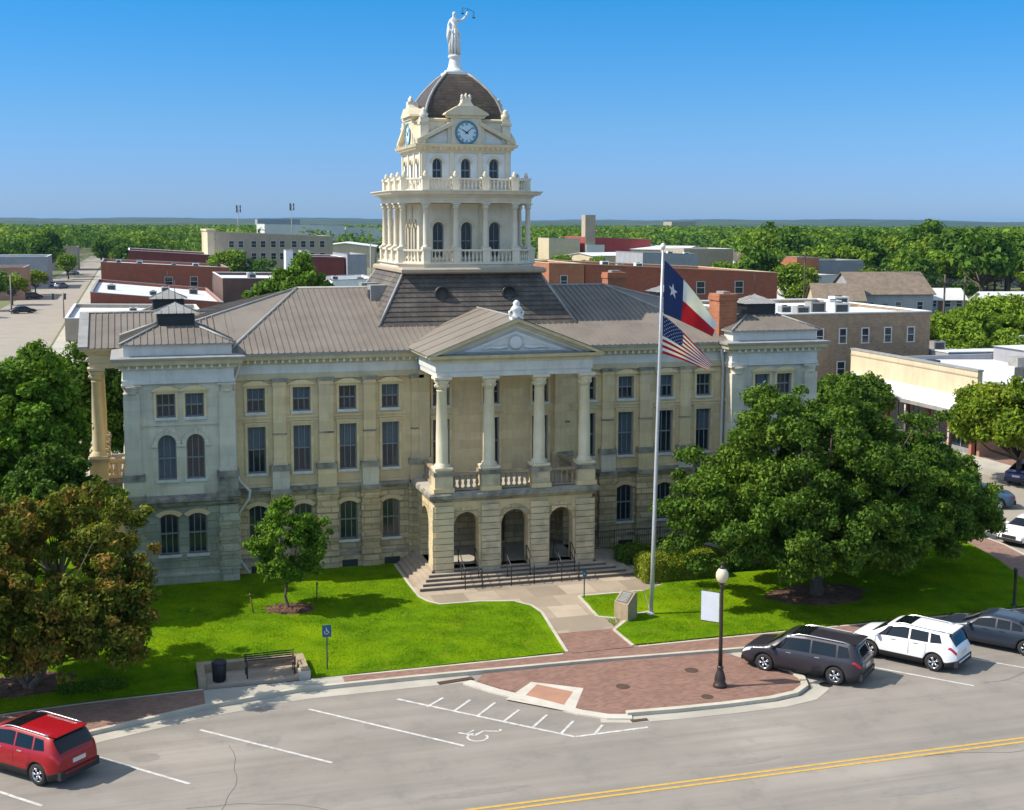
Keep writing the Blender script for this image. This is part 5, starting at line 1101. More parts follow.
sgn_ = MB(); sgn_.box(-.78, -.09, -.012, .012, 2.42, 3.52, mat('pale_banner', (.62, .65, .70), (.56, .59, .64), .6, 2)); sgn_.tube([(-.80, 0, 3.54), (0, 0, 3.54)], .016, BRONZE, 5); sgn_.tube([(-.80, 0, 2.40), (0, 0, 2.40)], .016, BRONZE, 5); tag(sgn_.build('sign_panel', lp, rz=rad(-45)), 'pale blank banner panel')

# accessible parking signs
BLUE = mat('sign_blue', (.012, .10, .20), (.010, .085, .18), .5, 4)
def sign_post(x, y, h, label, pw, ph_, group, rz=0):
    t = empty('parking_sign', (x, y, gz(x, y)), rz, label, 'sign', group); b = MB(); b.box(-.025, .025, -.012, .012, 0, h, mat('galvanised_post', (.10, .105, .10), (.07, .075, .07), .6, 5)); b.build('post', t)
    b = MB(); b.box(-pw/2, pw/2, -.03, -.014, h-ph_, h+.04, BLUE); pn = b.build('panel', t)
    b = MB(); s = pw*.62; y_ = -.034; zc = h-ph_*.46
    def bar(p, q, w):
        p, q = Vector(p), Vector(q); d = (q-p).normalized(); n_ = Vector((-d.y, d.x))*w/2; b.face([((p+n_).x*s, y_, zc+(p+n_).y*s), ((q+n_).x*s, y_, zc+(q+n_).y*s), ((q-n_).x*s, y_, zc+(q-n_).y*s), ((p-n_).x*s, y_, zc+(p-n_).y*s)], WHITE)
    pts = [(-.08+.34*math.cos(a), -.2+.34*math.sin(a)) for a in [math.pi*(.75+1.15*i/10) for i in range(11)]]
    for p, q in zip(pts, pts[1:]): bar(p, q, .10)
    bar((-.1, .42), (-.06, 0), .13); bar((-.06, .02), (.24, 0), .11); bar((.24, 0), (.40, -.36), .10); bar((-.07, .18), (.2, .18), .09)
    b.lathe([(.1*s, 0), (.0, 0)], WHITE, (-.11*s, y_, zc+.56*s), 8, M=lambda a, b_, c: (a, y_, c+b_-y_) if False else (a, y_, zc+.56*s+(b_-y_)), cap=False)
    b.build('wheelchair_symbol', pn, fix=False); return t
sign_post(-10.28, -13.9, 1.72, 'blue wheelchair parking sign on a slim dark post at the edge of the left lawn', .34, .42, 'accessible parking signs')
sign_post(2.02, -8.3, 1.25, 'small blue sign on a short post at the lawn corner before the steps', .16, .24, 'accessible parking signs')
t = empty('bollard_post', (20.2, -14.1, .17), 0, 'slim black post on the lawn edge beyond the dark saloon at the right', 'post'); 
b = MB(); b.lathe([(.09, 0), (.09, .1), (.07, .14), (.07, 1.55), (.10, 1.58), (.10, 1.66), (.03, 1.74)], BLACKI, n=12); b.build('shaft', t); b = MB(); b.lathe([(.16, 0), (.15, .06), (.10, .08)], BLACKI, n=12); b.build('base_plate', t)

# memorial stone with slanted plaque
t = empty('memorial_stone', (2.85, -11.25, gz(3, -11.3)), rad(-58), 'block of cream stone with a slanted dark plaque, by the lawn corner beside the flagpole', 'memorial')
b = MB(); T_ = lambda y, z, x: (x, y, z)
b.prism([(-.33, 0), (.33, 0), (.33, 1.12), (.18, 1.14), (-.33, .74)], -.36, .36, STAINED, M=T_); b.build('stone', t, bevel=.02)
b = MB(); b.prism([(-.30, .775), (.15, 1.13), (.145, 1.145), (-.31, .79)], -.28, .28, mat('bronze_plaque', (.13, .13, .12), (.08, .08, .075), .45, 6, metal=.4), M=T_); pl = b.build('plaque', t)
b = MB(); 
for k in range(7):
    f = .1+.12*k; y0 = -.31+.46*f; z0 = .79+.355*f; b.prism([(y0, z0+.004), (y0+.018, z0+.018), (y0+.018, z0+.026), (y0, z0+.012)], -.22+.02*(k % 3), .22-.03*(k % 2), LEADM, M=T_)
b.build('inscription_lines', pl)

# bench on a low stone planter, and the litter bin
pw_ = empty('low_wall', (0, 0, .15), 0, 'low three sided wall of pale stone blocks behind the bench', 'wall')
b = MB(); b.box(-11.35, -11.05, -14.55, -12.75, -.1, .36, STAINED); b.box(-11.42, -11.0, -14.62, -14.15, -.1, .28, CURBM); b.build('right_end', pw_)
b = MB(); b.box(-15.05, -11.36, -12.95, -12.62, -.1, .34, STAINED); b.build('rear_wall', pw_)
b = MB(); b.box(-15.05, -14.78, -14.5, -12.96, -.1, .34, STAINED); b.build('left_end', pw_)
b = MB(); b.box(-14.77, -11.36, -14.45, -12.96, -.1, .012, TREAD); b.build('paving', pw_)
bn = empty('park_bench', (-12.4, -13.75, .163), rad(2), 'black iron and timber bench facing the street, in front of the low stone wall', 'bench')
for x in (-.88, .88):
    b = MB(); b.tube([(x, -.28, 0), (x, -.26, .42), (x, .18, .42), (x, .28, .78)], .028, BLACKI, 6); b.tube([(x, .20, 0), (x, .16, .42)], .026, BLACKI, 6); b.tube([(x, -.27, .42), (x, -.26, .64), (x, .20, .64)], .022, BLACKI, 6); b.build('frame', bn)
for i in range(5):
    b = MB(); b.box(-.93, .93, -.27+i*.09, -.20+i*.09, .43, .46, WOOD); b.build('seat_slat', bn)
b = MB()
for i in range(4): b.box(-.93, .93, .205+i*.022, .225+i*.022, .50+i*.075, .54+i*.075, BLACKI)
b.build('backrest', bn)
lb = empty('litter_bin', (-14.28, -14.0, .163), 0, 'black round litter bin at the left end of the bench recess', 'bin')
b = MB(); b.lathe([(.24, 0), (.26, .05), (.29, .4), (.30, .78), (.29, .80), (.27, .80)], BLACKI, n=20)
for k in range(20): a = 2*math.pi*k/20; b.tube([(math.cos(a)*.27, math.sin(a)*.27, .04), (math.cos(a)*.31, math.sin(a)*.31, .76)], .012, BLACKI, 4)
b.build('body', lb); lb.scale = (.85, .85, .88); b = MB(); b.lathe([(.33, .78), (.34, .82), (.28, .88), (.17, .92), (.16, .90)], BLACKI, n=20); b.build('lid', lb)

# railing right of the portico
fn = empty('railing', (0, 0, .35), 0, 'black iron railing along the area right of the portico', 'railing')
b = MB(); b.box(4.7, 12.4, -1.55, -1.35, -.3, .22, CONC); b.build('kerb_wall', fn)
for i in range(7):
    x = 4.8+i*1.25; b = MB(); b.tube([(x, -1.45, .2), (x, -1.45, 1.32)], .025, BLACKI, 6); b.build('post', fn)
for i in range(6):
    b = MB(); x0 = 4.82+i*1.25; b.tube([(x0, -1.45, 1.24), (x0+1.21, -1.45, 1.24)], .018, BLACKI, 4); b.tube([(x0, -1.45, .38), (x0+1.21, -1.45, .38)], .018, BLACKI, 4)
    for k in range(9): b.tube([(x0+.12+k*.122, -1.45, .38), (x0+.12+k*.122, -1.45, 1.24)], .009, BLACKI, 4)
    b.build('panel', fn)
# ================================================================== TREES
def leaf_mesh(name, pts, size, rng, m, up=.35, norm=None):
    """one small bent leaf-spray face (a rhomb) per point; pts Nx3"""
    N = len(pts); d = rng.normal(size=(N, 3)); d[:, 2] *= .7
    if norm is not None: d = d*.75+norm*.9
    d[:, 2] += up; d /= np.linalg.norm(d, axis=1)[:, None]
    a = np.cross(d, rng.normal(size=(N, 3))); a /= np.linalg.norm(a, axis=1)[:, None]+1e-9; b = np.cross(d, a)
    s = size*(.6+.8*rng.random((N, 1))); V = np.empty((N, 4, 3)); V[:, 0] = pts-a*s; V[:, 1] = pts-b*s*.55+d*s*.15; V[:, 2] = pts+a*s; V[:, 3] = pts+b*s*.55+d*s*.15
    me = bpy.data.meshes.new(name); me.vertices.add(N*4); me.vertices.foreach_set('co', V.reshape(-1)); me.loops.add(N*4); me.loops.foreach_set('vertex_index', np.arange(N*4, dtype=np.int32))
    me.polygons.add(N); me.polygons.foreach_set('loop_start', np.arange(0, N*4, 4, dtype=np.int32)); me.polygons.foreach_set('loop_total', np.full(N, 4, dtype=np.int32)); me.materials.append(m); me.update(); me.validate(); return me
def crown_points(rng, centres, radii, n_each, flat=.7, shell=.45):
    P, Nn = [], []
    for c, r in zip(centres, radii):
        n = int(n_each*(r**2)/np.mean(np.array(radii)**2)); d = rng.normal(size=(n, 3)); d /= np.linalg.norm(d, axis=1)[:, None]; q = (shell+(1-shell)*rng.random((n, 1)))*r; q *= (1+.22*np.sin(d[:, :1]*7+c[0])*np.cos(d[:, 1:2]*6+c[1])); v = d*q; v[:, 2] *= flat; P.append(v+np.array(c)); Nn.append(d)
    return np.concatenate(P), np.concatenate(Nn)
def make_tree(name, loc, label, cat, m, ext, zc, zr, nclump, cr, per, leaf, trunk_r, seed, trunk_h=None, stems=1, bark=BARK, group=None, bottom=-.75, lobes=None, flat=.7):
    """ext = (rx, ry) crown half widths, zc crown centre height, zr half height"""
    rng = np.random.default_rng(seed); T = empty(name, loc, 0, label, cat, group); C_, R_ = [], []
    lobes = lobes or [(0, 0, 0, 1, 1, 1)]
    tot = sum(l[3]*l[4] for l in lobes)
    for (lx, ly, lz, sx_, sy_, sz_) in lobes:
        k = int(nclump*sx_*sy_/tot); 
        while k > 0:
            d = rng.normal(size=3); d /= np.linalg.norm(d)
            if d[2] < bottom: continue
            q = (.50+.5*rng.random()**.5)*(1+.14*math.sin(d[0]*5+seed)+.12*math.sin(d[1]*6+d[2]*4)); r = cr*(.6+.8*rng.random())
            C_.append((lx+d[0]*q*(ext[0]*sx_-r*.6), ly+d[1]*q*(ext[1]*sy_-r*.6), zc+lz+d[2]*q*(zr*sz_-r*.5))); R_.append(r); k -= 1
    pts, nn = crown_points(rng, C_, R_, per, flat); cr_o = link('crown', leaf_mesh('crown', pts, leaf, rng, m, norm=nn), T)
    b = MB(); th = trunk_h or zc-zr*.6; fork = []
    for s in range(stems):
        a = 2*math.pi*s/max(1, stems)+seed; sp = .0 if stems == 1 else .32
        p0 = Vector((math.cos(a)*sp*.5, math.sin(a)*sp*.5, -.1)); p1 = Vector((math.cos(a)*sp*2.0, math.sin(a)*sp*2.0, th)); md = p0.lerp(p1, .5)+Vector((rng.normal()*.06, rng.normal()*.06, 0))
        b.tube([p0, p0+Vector((0, 0, .25)), md, p1], [trunk_r*1.45, trunk_r*1.05, trunk_r*.9, trunk_r*.78], bark, 10); fork.append(p1)
    idx = rng.permutation(len(C_))[:min(len(C_), 26)]
    for i in idx:
        c = Vector(C_[i]); f = fork[i % len(fork)]; md = f.lerp(c, .5)+Vector((0, 0, -.12*(c-f).length)); b.tube([f, md, c], [trunk_r*.5, trunk_r*.26, trunk_r*.08], bark, 6)
    b.build('trunk', T, fix=False); return T
# named near trees
make_tree('oak_tree', (12.4, -10.5, gz(12.4, -10.5)), 'huge spreading green oak on the right lawn, behind the parked cars', 'tree', LEAF, (6.9, 5.6), 5.25, 4.4, 620, .56, 330, .088, .30, 3, 2.0, bottom=-.75, lobes=[(0, 0, .1, .9, .95, 1), (-4.0, .6, -1.3, .58, .62, .68), (2.9, -.5, -1.6, .62, .6, .66), (-.4, -2.2, -1.9, .6, .5, .55)])
make_tree('oak_tree', (18.2, -7.4, gz(18, -7)), 'lower broad oak at the far right of the lawn, merging with the huge oak', 'tree', LEAF, (5.3, 4.6), 3.7, 3.3, 340, .52, 300, .088, .24, 8, 1.5, bottom=-.75, lobes=[(0, 0, 0, .9, 1, 1), (2.2, -1.0, -.8, .62, .6, .62)])
make_tree('maple_sapling', (-10.87, -6.27, gz(-10.9, -6.3)), 'small young green tree in a mulch ring on the left lawn', 'tree', LEAFB, (1.8, 1.7), 2.95, 1.98, 120, .32, 190, .07, .065, 21, 1.2, bottom=-.8)
make_tree('crape_myrtle', (-20.9, -12.9, .2), 'wide multi-stemmed tree with reddish tips at the left, behind the red car', 'tree', LEAFR, (5.0, 4.0), 4.2, 3.6, 500, .42, 250, .08, .11, 5, 1.0, stems=4, bark=BARKP, bottom=-.78, lobes=[(0, 0, 0, .95, 1, 1), (2.5, -.4, -.7, .48, .5, .66), (-2.8, 0, .0, .6, .6, .7), (.4, -1.9, -1.5, .7, .5, .6), (2.2, -1.9, -1.7, .45, .45, .5), (-1.8, -2.1, -1.4, .5, .45, .55)])
LT = 'green trees beyond the crape myrtle at the left'
make_tree('street_tree', (-21.7, -1.0, .2), 'tall light green tree left of the courthouse, above the crape myrtle', 'tree', LEAFB, (2.9, 2.7), 7.7, 3.9, 260, .5, 260, .10, .22, 31, 3, group=LT, bottom=-.8)
make_tree('street_tree', (-25.4, .5, .2), 'broad green tree cut off by the left edge, above the crape myrtle', 'tree', LEAFY, (4.0, 3.6), 6.2, 4.2, 280, .52, 260, .10, .25, 32, 2.4, group=LT)
make_tree('street_tree', (-20.3, -4.6, .2), 'low rounded tree between the crape myrtle and the west portico', 'tree', LEAF, (2.7, 2.4), 4.9, 2.5, 190, .42, 250, .09, .15, 33, 1.7, group=LT)
make_tree('street_tree', (-19.9, 18.5, .2), 'green tree furthest back at the left of the courthouse lawn', 'tree', LEAF, (3.6, 3.4), 6.0, 4.0, 110, .9, 330, .14, .22, 34, 2.4, group=LT)
RT = 'trees in the street right of the courthouse'
make_tree('street_tree', (38.6, 9.5, .02), 'broad street tree at the right edge in front of the beige shop', 'tree', LEAFY, (5.0, 4.2), 4.4, 2.6, 150, .8, 330, .14, .22, 41, 1.6, bottom=-.6, group=RT)
make_tree('street_tree', (36.5, 26.5, .02), 'street tree half hidden behind the huge oak, before the shop awning', 'tree', LEAF, (3.2, 3.2), 3.4, 2.2, 70, .8, 280, .16, .2, 42, 1.6, bottom=-.7, group=RT)
make_tree('street_tree', (62.0, 52.0, .02), 'bushy tree at the right edge behind the white roofs', 'tree', LEAFG, (8.0, 6.5), 4.6, 3.6, 150, 1.1, 300, .20, .3, 43, 1.6, bottom=-.6, group=RT)
make_tree('street_tree', (76.0, 62.0, .02), 'large tree furthest right behind the white roofs', 'tree', LEAFG, (7.0, 6.0), 5.2, 4.0, 120, 1.2, 300, .22, .3, 44, 1.6, bottom=-.6, group=RT)
make_tree('town_tree', (.0, 80, 0), 'bright yellow-green tree rising above the left half of the courthouse roof', 'tree', LEAFB, (4.3, 3.6), 9.2, 4.0, 110, .9, 260, .20, .26, 45, 5, lobes=[(.7, 0, .2, .85, 1, 1), (-3.0, 0, -1.3, .6, .6, .7)])
# mulch rings and stakes
def mulch(x, y, rx, ry, label, seed):
    rr = random.Random(seed); b = MB(); n = 26; P_ = [(x+math.cos(2*pi*i/n)*rx*rr.uniform(.9, 1.08), y+math.sin(2*pi*i/n)*ry*rr.uniform(.9, 1.08)) for i in range(n)]
    for i in range(n):
        p, q = P_[i], P_[(i+1) % n]; b.face([(*p, gz(*p)+.03), (*q, gz(*q)+.03), (x, y, gz(x, y)+.10)], MULCH, True)
    for k in range(260):
        a = rr.uniform(0, 2*pi); r_ = rr.random()**.5; u, v = x+math.cos(a)*rx*r_*.98, y+math.sin(a)*ry*r_*.98; z = gz(u, v)+.10-.06*r_; t = rr.uniform(0, pi); L = rr.uniform(.04, .10)
        b.face([(u-math.cos(t)*L, v-math.sin(t)*L, z), (u+math.sin(t)*.02, v-math.cos(t)*.02, z+.02), (u+math.cos(t)*L, v+math.sin(t)*L, z+.01), (u-math.sin(t)*.02, v+math.cos(t)*.02, z+.03)], MULCH)
    return tag(b.build('mulch_bed', fix=False), label, 'mulch', None, 'stuff')
mulch(-10.85, -6.35, 1.15, .95, 'brown bark mulch round the small young tree', 1); mulch(12.4, -10.5, 2.6, 1.5, 'brown bark mulch under the huge oak', 2); mulch(-21.3, -12.6, 2.4, 1.3, 'brown bark mulch under the crape myrtle', 3)
for x, y, lean, lb_ in ((-12.35, -6.6, -.18, 'thin leaning wooden stake left of the small young tree'), (-9.55, -5.6, .05, 'short upright wooden stake right of the small young tree')):
    b = MB(); b.tube([(0, 0, -.1), (lean*.9, 0, .92)], [.03, .028], WOOD, 6); b.lathe([(.05, .80), (.05, .84)], BLACKI, (lean*.82, 0, 0), 8); tag(b.build('tree_stake', None, (x, y, gz(x, y))), lb_, 'stake', 'stakes by the small young tree')
# hedge
def hedge(x0, x1, y0, y1, h, name, label, seed, m=LEAFH):
    rng = np.random.default_rng(seed); z0 = gz((x0+x1)/2, (y0+y1)/2); n = int(((x1-x0)*(y1-y0)+(x1-x0+y1-y0)*2*h)*700); P_ = []
    X = x0+(x1-x0)*rng.random(n); Y = y0+(y1-y0)*rng.random(n); Z = h*rng.random(n); f = rng.random(n); j = rng.normal(size=n)*.045
    a = f < .42; Z[a] = h+j[a]; k = (f >= .42) & (f < .72); Y[k] = y0+j[k]; k = (f >= .72) & (f < .80); X[k] = x0+j[k]; k = (f >= .80) & (f < .86); X[k] = x1+j[k]
    ed = np.minimum(np.minimum(X-x0, x1-X), np.minimum(Y-y0, y1-Y)).clip(0, .3)/.3; Z = Z*(1-.22*(1-ed)**2)+.04*np.sin(X*5)*np.sin(Y*4)
    T = empty(name, (0, 0, 0), 0, label, 'hedge'); link('foliage', leaf_mesh('foliage', np.stack([X, Y, Z+z0+.05], 1), .05, rng, m, .5), T)
    b = MB()
    for i in range(7): u = x0+.25+(x1-x0-.5)*i/6; b.tube([(u, (y0+y1)/2, z0-.05), (u+.05, (y0+y1)/2, z0+h*.8)], [.03, .015], BARK, 5)
    b.build('stems', T)
hedge(5.55, 9.3, -6.9, -5.5, 1.15, 'clipped_hedge', 'bright yellow-green clipped hedge beside the steps', 51); hedge(9.3, 13.5, -6.2, -4.9, .8, 'clipped_hedge', 'darker low hedge continuing under the huge oak', 52, LEAF)
hedge(5.6, 7.2, -3.6, -2.6, .8, 'clipped_hedge', 'small dark green hedge behind the bright one, near the railing', 54, LEAF)
hedge(-19.9, -17.6, -14.0, -13.5, .32, 'clipped_hedge', 'low strip of ground plants behind the red car', 53, LEAFB)
# turf: blades as one mass
rng = np.random.default_rng(77); n = 260000
X = -24+(49)*rng.random(n); Y = -14.9+14.5*rng.random(n)
swx = np.array([s_[0] for s_ in SW]); swl = np.array([s_[1] for s_ in SW]); LE = np.interp(X, swx, swl)
ok = (Y > LE+.06)
path = ((X > -5.15) & (X < 5.9) & (Y > -7.5)) | ((X > -1.0) & (X < 1.95) & (Y < -7.4)) | ((X > -4.5) & (X < -.4) & (Y > -8.0)) | ((X > 1.9) & (X < 4.4) & (Y > -11.0) & (Y < -10.6)) | ((X > -15.2) & (X < -10.9) & (Y < -12.5)) | ((X > 4.8) & (X < 6.3) & (Y > -8.2)) | ((X > -1.0) & (X < -.3) & (Y > -9.8)) | ((X > 1.9) & (X < 4.6) & (Y > -11.1) & (Y < -10.5)) | (X > np.interp(Y, [-14.3, -12.6, -10.5, -7.5, -4.5, 1], [22, 22.6, 23.2, 24.1, 24.7, 24.9]))
path |= ((X-4.4)**2+(Y+9.8)**2 < .35) | ((X > 1.4) & (X < 2.0)) | (((X+10.85)/1.15)**2+((Y+6.35)/.95)**2 < 1) | (((X-12.4)/2.6)**2+((Y+10.5)/1.5)**2 < 1) | (((X+21.3)/2.4)**2+((Y+12.6)/1.3)**2 < 1) | (Y > -1.0) | ((X > 5.5) & (X < 13.5) & (Y > -6.8) & (Y < -4.9)) | ((X > 1.8) & (X < 5.3) & (Y > -8.12)) | ((X > 1.9) & (X < 5.1) & (Y > -11.0) & (Y < -10.6))
path |= ((X > 4.2) & (X < 5.1) & (Y > -11) & (Y < -7.9) & (np.abs((X-4.2)-(Y+10.73)*.273) < .12)) | ((X > 1.9) & (X < 3.4) & (Y < -10.5) & (Y > -12.6) & (np.abs((X-1.9)-(Y+12.5)*.91) < .25)) | ((X < -14.9) & (Y < LE+.12))
ok &= ~path; X, Y = X[ok], Y[ok]
Z = .15+.2*np.clip((Y+14.4)/7, 0, 1)**2*(3-2*np.clip((Y+14.4)/7, 0, 1)); h = .035+.03*rng.random(len(X)); a = rng.random(len(X))*2*np.pi; w = .022
V = np.empty((len(X), 3, 3)); V[:, 0] = np.stack([X-np.cos(a)*w, Y-np.sin(a)*w, Z+.01], 1); V[:, 1] = np.stack([X+np.cos(a)*w, Y+np.sin(a)*w, Z+.01], 1); V[:, 2] = np.stack([X+rng.normal(size=len(X))*.025, Y+rng.normal(size=len(X))*.025, Z+.02+h], 1)
me = bpy.data.meshes.new('grass'); N = len(X); me.vertices.add(N*3); me.vertices.foreach_set('co', V.reshape(-1)); me.loops.add(N*3); me.loops.foreach_set('vertex_index', np.arange(N*3, dtype=np.int32)); me.polygons.add(N); me.polygons.foreach_set('loop_start', np.arange(0, N*3, 3, dtype=np.int32)); me.polygons.foreach_set('loop_total', np.full(N, 3, dtype=np.int32))
me.materials.append(mat('grass_blades', (.21, .345, .004), (.115, .225, .003), .9, 1.1, spec=.0, per_island=.3, trans=.25, c3=(.26, .36, .006), blotch=((.30, .31, .03), .8, .56, .84))); me.update()
tag(link('grass', me), 'short grass blades over the courthouse lawn', 'grass', None, 'stuff')
# ================================================================== THE TOWN BEHIND
BR = []
WINK = {}
def bwindow(parent, x, y, z, w, h, frame=TRIM, arch=0, nm='window', rz=0):
    k = (round(w, 2), round(h, 2), frame.name, arch)
    if k not in WINK:
        f = MB(); t = .09
        for a in ((-w/2-t, -w/2, 0, h), (w/2, w/2+t, 0, h), (-w/2-t, w/2+t, h, h+t), (-w/2-t-.05, w/2+t+.05, -t, 0)): f.box(a[0], a[1], -.07, .0, a[2], a[3], frame)
        f.box(-w/2, w/2, -.04, -.0, h*.48, h*.52, frame)
        if arch: f.prism([(-w/2-t, h+t), (w/2+t, h+t), (w/2*.5, h+t+.18), (-w/2*.5, h+t+.18)], -.06, 0, frame, M=lambda x, z, y: (x, y, z))
        p = MB(); p.face([(-w/2, -.015, 0), (w/2, -.015, 0), (w/2, -.015, h), (-w/2, -.015, h)], GLASS); WINK[k] = (f.mesh(nm), p.mesh('pane'))
    f = link(nm, WINK[k][0], parent, (x, y, z), rz); link('pane', WINK[k][1], f); return f
def bld(name, label, x0, x1, y0, D, hL, hR, wm, rm=None, wins=(), cop=LEADM, group='town buildings beyond the courthouse', cat='building', par=.45, units=0, seed=1, arch=0, swins=()):
    rm = rm or WROOF; par = par if units < 6 else .2; T = empty(name, (x0, y0, 0), 0, label, cat, group); BR.append((x0-2, x1+2, y0-3, y0+D+2)); Wd = x1-x0; t = .3
    b = MB(); hz = lambda x: hL+(hR-hL)*x/Wd
    def pw(xa, xb, ya, yb):
        p = [(xa, ya, -.1), (xb, ya, -.1), (xb, yb, -.1), (xa, yb, -.1), (xa, ya, hz(xa)), (xb, ya, hz(xb)), (xb, yb, hz(xb)), (xa, yb, hz(xa))]
        for f in ((0, 1, 5, 4), (1, 2, 6, 5), (2, 3, 7, 6), (3, 0, 4, 7), (4, 5, 6, 7)): b.face([p[i] for i in f], wm)
    pw(0, Wd, 0, t); pw(0, Wd, D-t, D); pw(0, t, t, D-t); pw(Wd-t, Wd, t, D-t); w_ = b.build('wall', T)
    b = MB(); b.face([(t, t, hL-par), (Wd-t, t, hR-par), (Wd-t, D-t, hR-par-.1), (t, D-t, hL-par-.1)], rm); rf = b.build('roof', T)
    b = MB()
    for xa, xb, ya, yb in ((-.06, Wd+.06, -.06, t+.04), (-.06, Wd+.06, D-t-.04, D+.06), (-.06, t+.04, t+.04, D-t-.04), (Wd-t-.04, Wd+.06, t+.04, D-t-.04)):
        p = [(xa, ya, hz(xa)+.005), (xb, ya, hz(xb)+.005), (xb, yb, hz(xb)+.005), (xa, yb, hz(xa)+.005)]; q = [(a, c, z+.11) for a, c, z in p]
        b.face(q, cop); [b.face([p[i], p[(i+1) % 4], q[(i+1) % 4], q[i]], cop) for i in range(4)]
    b.build('coping', w_)
    for (x, z, w, h) in wins: bwindow(T, x-x0, 0, z, w, h, TRIM, arch)
    for (y, z, w, h) in swins: bwindow(T, 0, D-(y-y0) if False else (y-y0), z, w, h, TRIM, arch, rz=rad(-90))
    rr = random.Random(seed)
    for k in range(units):
        ux, uy = rr.uniform(.12, .88)*Wd, rr.uniform(.15, .8)*D; z = hz(ux)-par-.12; s = rr.uniform(.7, 1.2); b = MB()
        b.box(ux-s*.7, ux+s*.7, uy-s*.55, uy+s*.55, z, z+s*.95, LEADM if k % 2 else WARE); b.box(ux-s*.55, ux+s*.55, uy-s*.56, uy-s*.553, z+.15, z+s*.8, DARKM); b.lathe([(s*.32, 0), (s*.32, .08), (s*.28, .09)], DARKM, (ux, uy, z+s*.95), 12); b.build('roof_unit', rf)
    return T
UL = 'town buildings left of the clock tower'; UR = 'town buildings right of the clock tower'
bld('brick_building', 'long red brick building with pale coping and three small windows, left of the tower', -23.2, 4.1, 235, 26, 8.3, 6.85, REDB, wins=[(-9.0, 3.0, 1.6, 1.9), (-3.6, 2.9, 1.5, 2.0), (1.2, 2.2, 1.5, 2.8)], group=UL, units=5, seed=3)
bld('brick_building', 'dark maroon building just behind the long red brick one', -17.4, 8.2, 290, 30, 9.7, 8.1, MAROON, group=UL, cop=WHITE)
bld('brick_building', 'low building with red parapet and white roof, before the long red brick one', -23.7, -1.6, 170, 52, 5.1, 3.0, REDB, group=UL, units=5, seed=5, cop=LEADM)
bld('flat_roofed_building', 'low building with a wide white roof nearest the left street, just past the west portico', -26.2, -6.5, 133, 34, 3.3, 2.9, TANW, group=UL, units=3, seed=6, cop=WHITE)
bld('hotel_building', 'large beige three storey building with rows of windows on the skyline left of the tower', 5.2, 37.2, 300, 30, 14.3, 13.1, TANW, SHING, wins=[(x, z, 1.3, 1.7) for x in (9.5, 12, 15.5, 18, 20.8, 23.2, 26.5, 29, 31.4, 34.2) for z in (10.2, 6.9)], group=UL, cop=BEIGE)
b = MB(); b.box(3.2, 5.15, 300.5, 330, 0, 14.6, BEIGE); b.box(2.9, 5.4, 300.2, 330.3, 14.6, 15.1, BEIGE); o = b.build('pale_end_block', None); o.parent = bpy.data.objects['hotel_building']; o.location = (-5.2, -300, 0)
bld('warehouse', 'white metal warehouse on the skyline, left of the clock tower', 44, 82, 560, 40, 16.2, 15.6, WARE, WARE, group=UL); bld('warehouse', 'lower white metal shed directly behind the clock tower columns', 84, 112, 570, 40, 14.6, 14.4, WARE, WARE, group=UL)
bld('flat_roofed_building', 'small white and pale blue block directly left of the tower balustrade', 14.6, 22.3, 150, 16, 7.6, 7.8, WHITE, group=UL, units=2, seed=8)
bld('brick_building', 'maroon brick wall with a white coping, left of the white and blue block', 21.5, 29.3, 230, 20, 9.4, 9.2, MAROON, group=UL, cop=WHITE); bld('flat_roofed_building', 'grey rendered block beside the maroon wall, left of the tower', 29.6, 34.0, 228, 22, 9.8, 9.8, GREYW, group=UL)
bld('shop_building', 'dark shop with a white roof behind the round tree, left of the tower', -.6, 13.6, 186, 30, 6.6, 6.4, DKBROWN, group=UL, units=2, seed=11, cop=WHITE, wins=[(5.2, 3.0, 1.2, 1.7), (9.5, 3.0, 1.2, 1.7)])
bld('plant_room', 'two small white rooftop blocks seen above the trees left of the tower', 14.6, 16.1, 216, 4, 11.1, 11.1, WHITE, group=UL); bld('plant_room', 'low white rooftop block beside the taller one, left of the tower', 17.9, 19.6, 216, 5, 11.0, 11.0, WHITE, group=UL)
bld('grey_building', 'long grey rendered building with a white roof across the left street', -62, -37.4, 290, 22, 8.1, 8.1, GREYW, group=UL, wins=[(-40.5, 2.0, 2.2, 2.6)], cop=WHITE)
bld('brick_building', 'low tan brick shop at the far left edge, in front of the grey rendered building', -58, -39.3, 240, 18, 7.0, 7.0, mat('pink_tan_brick', (.42, .24, .16), (.34, .19, .13), .9, .5), group=UL, wins=[(-42, 1.2, 2.0, 2.2)])
bld('chapel_building', 'tan flat fronted hall with one dark arched opening at the end of the left street', -45.4, -34.8, 420, 20, 8.1, 8.2, TANW, SHING, wins=[(-39.7, 2.6, 2.4, 3.2)], group=UL, arch=1)
